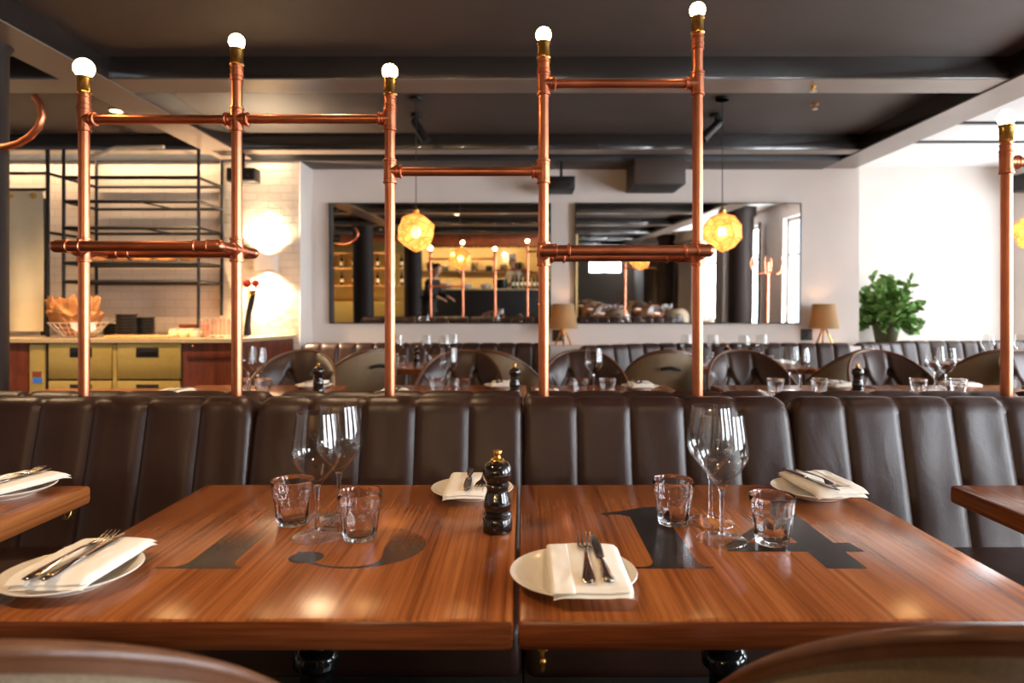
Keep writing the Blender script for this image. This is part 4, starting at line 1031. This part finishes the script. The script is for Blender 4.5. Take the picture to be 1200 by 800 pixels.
def person(label, loc, rz, hgt, arms, lean, top, bottom, cap=None, apron=None):
    t = thing('person', label, 'person', loc, rz); k = hgt/1.8
    L = lambda x, y, z: (x*k, (y+lean*max(0, z-1.0))*k, z*k)
    P, E, R = [], [], []
    def v(p, r, par=None):
        P.append(p); R.append(r if not isinstance(r, tuple) else tuple(q*k for q in r)) if isinstance(r, tuple) else R.append(r*k)
        if par is not None: E.append((par, len(P)-1))
        return len(P)-1
    pel = v(L(0, 0, .98), (.15, .11)); wa = v(L(0, 0, 1.12), (.135, .1), pel); ch = v(L(0, 0, 1.32), (.16, .11), wa); sh = v(L(0, -.01, 1.45), (.12, .085), ch)
    n0 = v(L(0, -.01, 1.49), (.075, .06), sh); nk = v(L(0, .0, 1.53), .046, n0); n2 = v(L(0, .012, 1.575), .047, nk); jw = v(L(0, .035, 1.625), (.058, .072), n2); hd = v(L(0, .02, 1.71), (.074, .092), jw); v(L(0, .01, 1.78), (.05, .062), hd)
    v(L(0, .115, 1.655), .012, jw)
    hands = []
    for s, (el, wr) in zip((-1, 1), arms):
        a = v(L(s*.17, -.01, 1.44), .06, sh); b = v(L(s*el[0], el[1], el[2]), .042, a); c = v(L(s*wr[0], wr[1], wr[2]), .028, b)
        d = (Vector(P[c])-Vector(P[b])).normalized(); sd = Vector((1, 0, 0)); pm = v(tuple(Vector(P[c])+d*.06*k), (.034, .016), c)
        for q in range(4):
            o = sd*(-.027+q*.018)*k; ln = (.075, .085, .08, .062)[q]*k
            f1 = v(tuple(Vector(P[pm])+d*.04*k+o), .0095, pm); f2 = v(tuple(Vector(P[f1])+d*ln*.5+Vector((0, 0, -.006*k))), .0085, f1); v(tuple(Vector(P[f2])+d*ln*.4+Vector((0, 0, -.02*k))), .007, f2)
        th = v(tuple(Vector(P[c])+d*.03*k-sd*s*.035*k), .011, pm); v(tuple(Vector(P[th])+d*.05*k-sd*s*.015*k), .009, th)
        hands.append((a, b, c))
    legs = []
    for s in (-1, 1):
        h = v(L(s*.09, 0, .9), .09, pel); kn = v(L(s*.1, .02, .5), .058, h); an = v(L(s*.11, -.02, .09), .04, kn); v((s*.115*k, .13*k, .035*k), (.04, .03), an); legs.append((h, kn, an))
    skinned('body', P, E, R, M['skin'], t)
    g = 1.22
    # top with sleeves
    ids = [pel, wa, ch, sh]; pp = [P[i] for i in ids]; ee = [(0, 1), (1, 2), (2, 3)]; rr = [tuple(q*g for q in R[i]) for i in ids]
    pp.append(L(0, 0, .88)); ee.append((0, 4)); rr.append((.15*k, .11*k)); pp.append(P[n0]); ee.append((3, 5)); rr.append((.085*k, .07*k))
    for a, b, c in hands:
        o = len(pp); pp += [P[a], P[b], tuple(Vector(P[b]).lerp(Vector(P[c]), .85))]; rr += [R[a]*1.2, R[b]*1.3, R[c]*1.55]; ee += [(3, o), (o, o+1), (o+1, o+2)]
    skinned('shirt', pp, ee, rr, top, t)
    pp = [L(0, 0, 1.08), P[pel]]; ee = [(0, 1)]; rr = [(.155*k, .118*k), tuple(q*1.15 for q in R[pel])]
    for h, kn, an in legs:
        o = len(pp); pp += [P[h], P[kn], P[an]]; rr += [R[h]*1.15, R[kn]*1.3, R[an]*1.6]; ee += [(1, o), (o, o+1), (o+1, o+2)]
    skinned('trousers', pp, ee, rr, bottom, t)
    for s in (-1, 1): MB().sphere((s*.115*k, .06*k, .045*k), 1, 14, (.05*k, .14*k, .045*k)).build('shoe', M['black'], t)
    hz = Vector(L(0, .005, 1.735))
    mb = MB(); bm = bmesh.new(); bmesh.ops.create_uvsphere(bm, u_segments=20, v_segments=14, radius=1)
    bmesh.ops.delete(bm, geom=[q for q in bm.verts if q.co.z < -.15 and q.co.y > -.2 or q.co.z < -.75 or (q.co.y > .75 and q.co.z < .35)], context='VERTS')
    mb.bm(bm, Matrix.Translation(hz) @ Matrix.Diagonal((.083*k, .1*k, .088*k, 1))); o = mb.build('hair', M['hair'], t, 60, fix=False)
    if cap: MB().lathe([(.08*k, 0), (.086*k, .03*k), (.09*k, .1*k), (.06*k, .13*k), (0, .135*k)], 24, tuple(hz+Vector((0, -.005, .02*k)))).build('chef_hat', cap, t)
    for s in (-1, 1):
        MB().sphere(tuple(Vector(L(s*.03, .093, 1.695))), .0085*k, 10).build('eye', M['hair'], t)
        MB().sphere(tuple(Vector(L(s*.079, .0, 1.675))), 1, 10, (.01*k, .02*k, .03*k)).build('ear', M['skin'], t)
    MB().sphere(tuple(Vector(L(0, .106, 1.615))), 1, 10, (.024*k, .008*k, .006*k)).build('mouth', M['trim'], t)
    return t
person('person in black clothes bent over a worktop, seen in the left mirror', (-1.98, -1.15, 0), PI/2+.4-PI, 1.82, [((.25, .1, 1.2), (.2, .34, 1.12)), ((.25, .1, 1.2), (.2, .34, 1.12))], .28, M['blackcloth'], M['blackcloth'])
# ------------------------------------------------------------------ the room behind the camera, seen in the mirrors
struct(MB().box(-5.2, 1.3, -6.6, -3.6, 0, .22), 'floor_kitchen', M['floor'])
struct(MB().box(-5.2, 1.3, -6.8, -6.6, 0, ZC+.05), 'wall_kitchen', M['kitchen'])
struct(MB().box(1.1, 1.3, -6.6, -3.1, 0, ZC+.05), 'wall_kitchen_side', M['kitchen'])
t = thing('kitchen_pass', 'black kitchen pass counter across the open kitchen', 'counter', (-.72, -3.3, 0))
MB().box(-1.75, 1.77, -.3, .3, 0, 1.26, .01).build('front', M['black'], t); MB().box(-1.8, 1.77, -.34, .3, 1.26, 1.3, .006).build('top', M['stone'], t)
t = thing('copper_hood', 'long dark copper hood over the kitchen pass', 'hood', (-1.7, -3.35, 2.3))
MB().box(-2.7, 2.7, -.03, .03, 0, .36, .004).build('panel', M['copper'], t); MB().box(-2.7, 2.7, .02, .05, -.02, .02, .004).build('edge', M['brass'], t)
person('person in white chef clothes working in the kitchen, seen in the left mirror', (-.2, -4.35, .22), .9, 1.86, [((.27, .08, 1.2), (.2, .32, 1.15)), ((.27, .08, 1.2), (.2, .32, 1.15))], .12, M['whitecloth'], M['whitecloth'], M['whitecloth'])
bot = thing('bottle', 'dark wine bottle in the row on the kitchen pass', 'bottle', (0, 0, 0), 0, 'bottles on the kitchen pass')
MB().lathe([(0, 0), (.036, 0), (.038, .01), (.038, .19), (.03, .215), (.014, .235), (.0135, .3), (.0155, .302), (.0155, .315), (0, .315)], 20).build('body', M['bottle'], bot)
MB().lathe([(.0386, .07), (.0386, .15)], 20).build('paper_label', M['cream'], bot, fix=False)
for k in range(10): place(bot, (-.25+k*.1, -3.2, 1.301), 0)
for x_, n_ in ((-2.2, 8), (-1.85, 8), (-1.35, 6), (-.9, 6)):
    for k in range(n_): place(P_plate, (x_, -3.3, 1.3005+k*.0145), 0, 'white plate in a stack on the kitchen pass', 'plates stacked on the kitchen pass', 1.25)
t = thing('stock_pot', 'round black pot on the kitchen pass', 'pot', (-.52, -3.3, 1.3)); MB().lathe([(0, 0), (.13, 0), (.15, .03), (.15, .22), (.14, .22), (.13, .03), (0, .02)], 28).build('body', M['iron'], t); MB().tube([(-.15, 0, .17), (-.2, 0, .18), (-.2, 0, .15), (-.15, 0, .14)], .01, 8).build('handle', M['iron'], t)
t = thing('kitchen_shelf', 'steel kitchen shelf along the back wall of the kitchen', 'shelf', (-1.8, -6.4, 1.75))
MB().box(-1.9, 2.2, -.16, .16, 0, .03, .004).build('board', M['steel'], t)
for x_ in (-1.7, 0, 2.0): MB().box(x_-.015, x_+.015, -.19, .12, -.16, 0, .003).build('bracket', M['steel'], t)
for k in range(9):
    x_ = -3.5+k*.42; o = MB().lathe([(0, 0), (.09, 0), (.1, .02), (.1, .14+.05*(k % 3)), (.09, .14+.05*(k % 3)), (0, .13)], 20, (x_, -6.4, 1.781)).build('container', M['steel'] if k % 2 else M['iron']); tag(o, 'metal container on the shelf at the back of the kitchen', 'container', 'containers on the kitchen shelf')
# black columns in the room
for k, (x_, y_, lb) in enumerate(((-3.15, -.4, 'black column left in the left mirror'), (-2.45, -2.1, 'black column behind the person in black'), (3.6, 1.7, 'black column between windows in the right mirror'), (3.72, -4.65, 'black column far down the room'))):
    t = thing('column', lb, 'column', (x_, y_, 0)); MB().lathe([(0, 0), (.24, 0), (.24, .08), (.2, .12), (.2, 2.5), (.24, 2.55), (.24, ZC), (0, ZC)], 32).build('shaft', M['column'], t); t['kind'] = 'structure'
# bar with lit bottles, left in the left mirror
t = thing('back_bar', 'brass-lit back bar with shelves at the far left of the left mirror', 'bar', (-3.6, -2.75, 0), PI/2)
MB().box(-.3, .3, -.9, 1.4, 0, 1.0, .01).build('cabinet', M['brushed'], t); MB().box(-.32, -.28, -.9, 1.4, 1.0, 2.4, .004).build('back_panel', M['brushed'], t)
for z in (1.35, 1.75, 2.1): MB().box(-.28, .1, -.9, 1.4, z, z+.03, .004).build('shelf', M['board'], t)
for s in range(2):
    for k in range(8): place(bot, (-4.8+k*.28, -2.85, (1.381, 1.781)[s]), 0, 'bottle on the lit back bar', 'bottles on the back bar')
# curtains, coat stand
for k, (a, b) in enumerate(((-1.2, -.5), (1.3, 1.42), (-4.4, -3.0), (-6.6, -4.9), (-9.4, -7.4))):
    mb = MB()
    for off in (0, .006): mb.grid(lambda u, v: (4.02+off+.035*sin(u*2*PI*(b-a)/.13), a+(b-a)*u, .02+2.45*v), int((b-a)/.012), 3)
    o = mb.build('curtain', M['curtain'], None, 60, fix=False); tag(o, 'grey floor-length curtain drawn aside between the windows', 'curtain', 'curtains along the window wall')
t = thing('coat_stand', 'tall coat stand with curved antler-like hooks by the window wall', 'coat stand', (3.72, 2.6, 0))
MB().tube([(0, 0, 0), (0, 0, 1.75)], .022, 12).build('pole', M['copper'], t); MB().lathe([(0, 0), (.2, 0), (.2, .02), (.04, .05), (0, .05)], 28).build('base', M['iron'], t)
for k in range(6):
    a = k*PI/3; MB().tube([(.02*cos(a), .02*sin(a), 1.6), (.15*cos(a), .15*sin(a), 1.57), (.24*cos(a), .24*sin(a), 1.63), (.27*cos(a), .27*sin(a), 1.74), (.24*cos(a), .24*sin(a), 1.82)], .012, 8).build('hook', M['copper'], t)
# tables and chairs further down the room, seen in the right mirror
n = 0
for j, y_ in enumerate((-1.6, -3.9, -6.4)):
    for i, x_ in enumerate((1.9, 3.1)):
        make_table('dining table set down the room, reflected in the right mirror', .75, .72, (x_, y_, 0), group='reflected tables', hook=False)
        for dy, rz in ((-.72, 0), (.72, PI)):
            place(P_chair, (x_, y_+dy, 0), rz, 'tub chair down the room, reflected in the right mirror', 'reflected chairs')
        place(P_glass, (x_-.06, y_, ZT), 0, 'wine glass down the room, reflected in the right mirror', 'reflected wine glasses'); place(P_glass, (x_+.06, y_+.05, ZT), 0)
        USED.add('x')
        for dx in (-.2, .2): setting(x_+dx, y_+.15*(1 if dx > 0 else -1), 0, 'down the room, reflected in the mirror', cut=False, grp='reflected place settings')
for o in list(COL.objects):
    if o.get('label') == 'x' or (o.get('category') == 'glass' and o.name.startswith('wine_glass') and abs(o.location.y) > 1.5 and o.location.y < 0): o['label'] = 'wine glass down the room, reflected in the right mirror'; o['group'] = 'reflected wine glasses'

# ------------------------------------------------------------------ lamps of the room and added lights
def point(loc, e, col, r=.05, name='ceiling_lamp'):
    l = bpy.data.lights.new(name, 'POINT'); l.energy = e; l.color = col; l.shadow_soft_size = r
    o = bpy.data.objects.new(name, l); COL.objects.link(o); o.location = loc
def downlight(x, y, e, lb, z=ZC):
    t = thing('downlight', lb, 'ceiling light', (x, y, z), 0, 'recessed downlights')
    MB().lathe([(.055, 0), (.055, -.008), (.04, -.01), (.04, 0)], 24).build('ring', M['wire'], t); MB().lathe([(0, -.006), (.04, -.006), (.04, -.002), (0, -.002)], 20).build('lens', M['down'], t)
    l = bpy.data.lights.new('downlight_beam', 'SPOT'); l.energy = e; l.color = (1, .68, .38); l.spot_size = math.radians(120); l.spot_blend = .8; l.shadow_soft_size = .05
    o = bpy.data.objects.new('downlight_beam', l); COL.objects.link(o); o.location = (x, y, z-.03)
WARM = 1.0
for x_, y_, e in ((-2.9, 3.0, 60), (-.9, 2.9, 36), (-1.2, .6, 66), (.7, .3, 30)):
    downlight(x_, y_, e*WARM, 'added unseen ceiling downlight brightening the front tables')  # added lamps out of view that warm the front tables
downlight(WX(136, 5.0), 5.0, 200*WARM, 'tiny glowing ceiling downlight above the left copper rail')
downlight(-3.3, 4.42, 220*WARM, 'added ceiling downlight brightening the drawer fridge, hidden by the beam')  # added lamp behind the beam to brighten the drawer fronts
for x_ in (-4.2, -3.0, -1.8, -.6, .6): downlight(x_, -4.6, 420, 'recessed downlight in the kitchen ceiling')
for y_ in (-1.6, -3.9, -6.4): downlight(2.5, y_, 110, 'added downlight brightening the tables down the room')  # added so the reflected tables and chairs show up
downlight(-4.4, -2.0, 160, 'recessed downlight over the back bar'); downlight(-3.3, -2.0, 160, 'recessed downlight over the back bar')

for x_ in (-3.4, -1.9, -.5):
    t = thing('tube_light', 'glowing tube light on the kitchen ceiling', 'ceiling light', (x_, -4.9, ZC-.03), 0, 'kitchen tube lights')
    MB().box(-.5, .5, -.05, .05, 0, .03, .004).build('tray', M['frame_w'], t)
    MB().cyl((-.48, 0, -.02), (.48, 0, -.02), .016, 14).build('tube', M['tube'], t)
    point((x_, -5.3, 2.2), 45, (1, .74, .42), .035, 'kitchen_lamp')
l = bpy.data.lights.new('shelf_fill_light', 'AREA'); l.shape = 'RECTANGLE'; l.size = 2.9; l.size_y = .04; l.energy = 17; l.color = (1, .76, .52)  # added unseen light behind the beam, brightens the tiled wall
o = bpy.data.objects.new('shelf_fill_light', l); COL.objects.link(o); o.location = (-3.6, 5.87, 2.6); o.rotation_euler = (math.radians(18), 0, 0)
# ------------------------------------------------------------------ view
vs = scn.view_settings; vs.view_transform = 'Standard'; vs.look = 'None'; vs.gamma = 1; vs.exposure = .45; vs.use_curve_mapping = False
scn.cycles.use_denoising = True; scn.cycles.transparent_max_bounces = 40; scn.cycles.max_bounces = 14; scn.cycles.transmission_bounces = 14
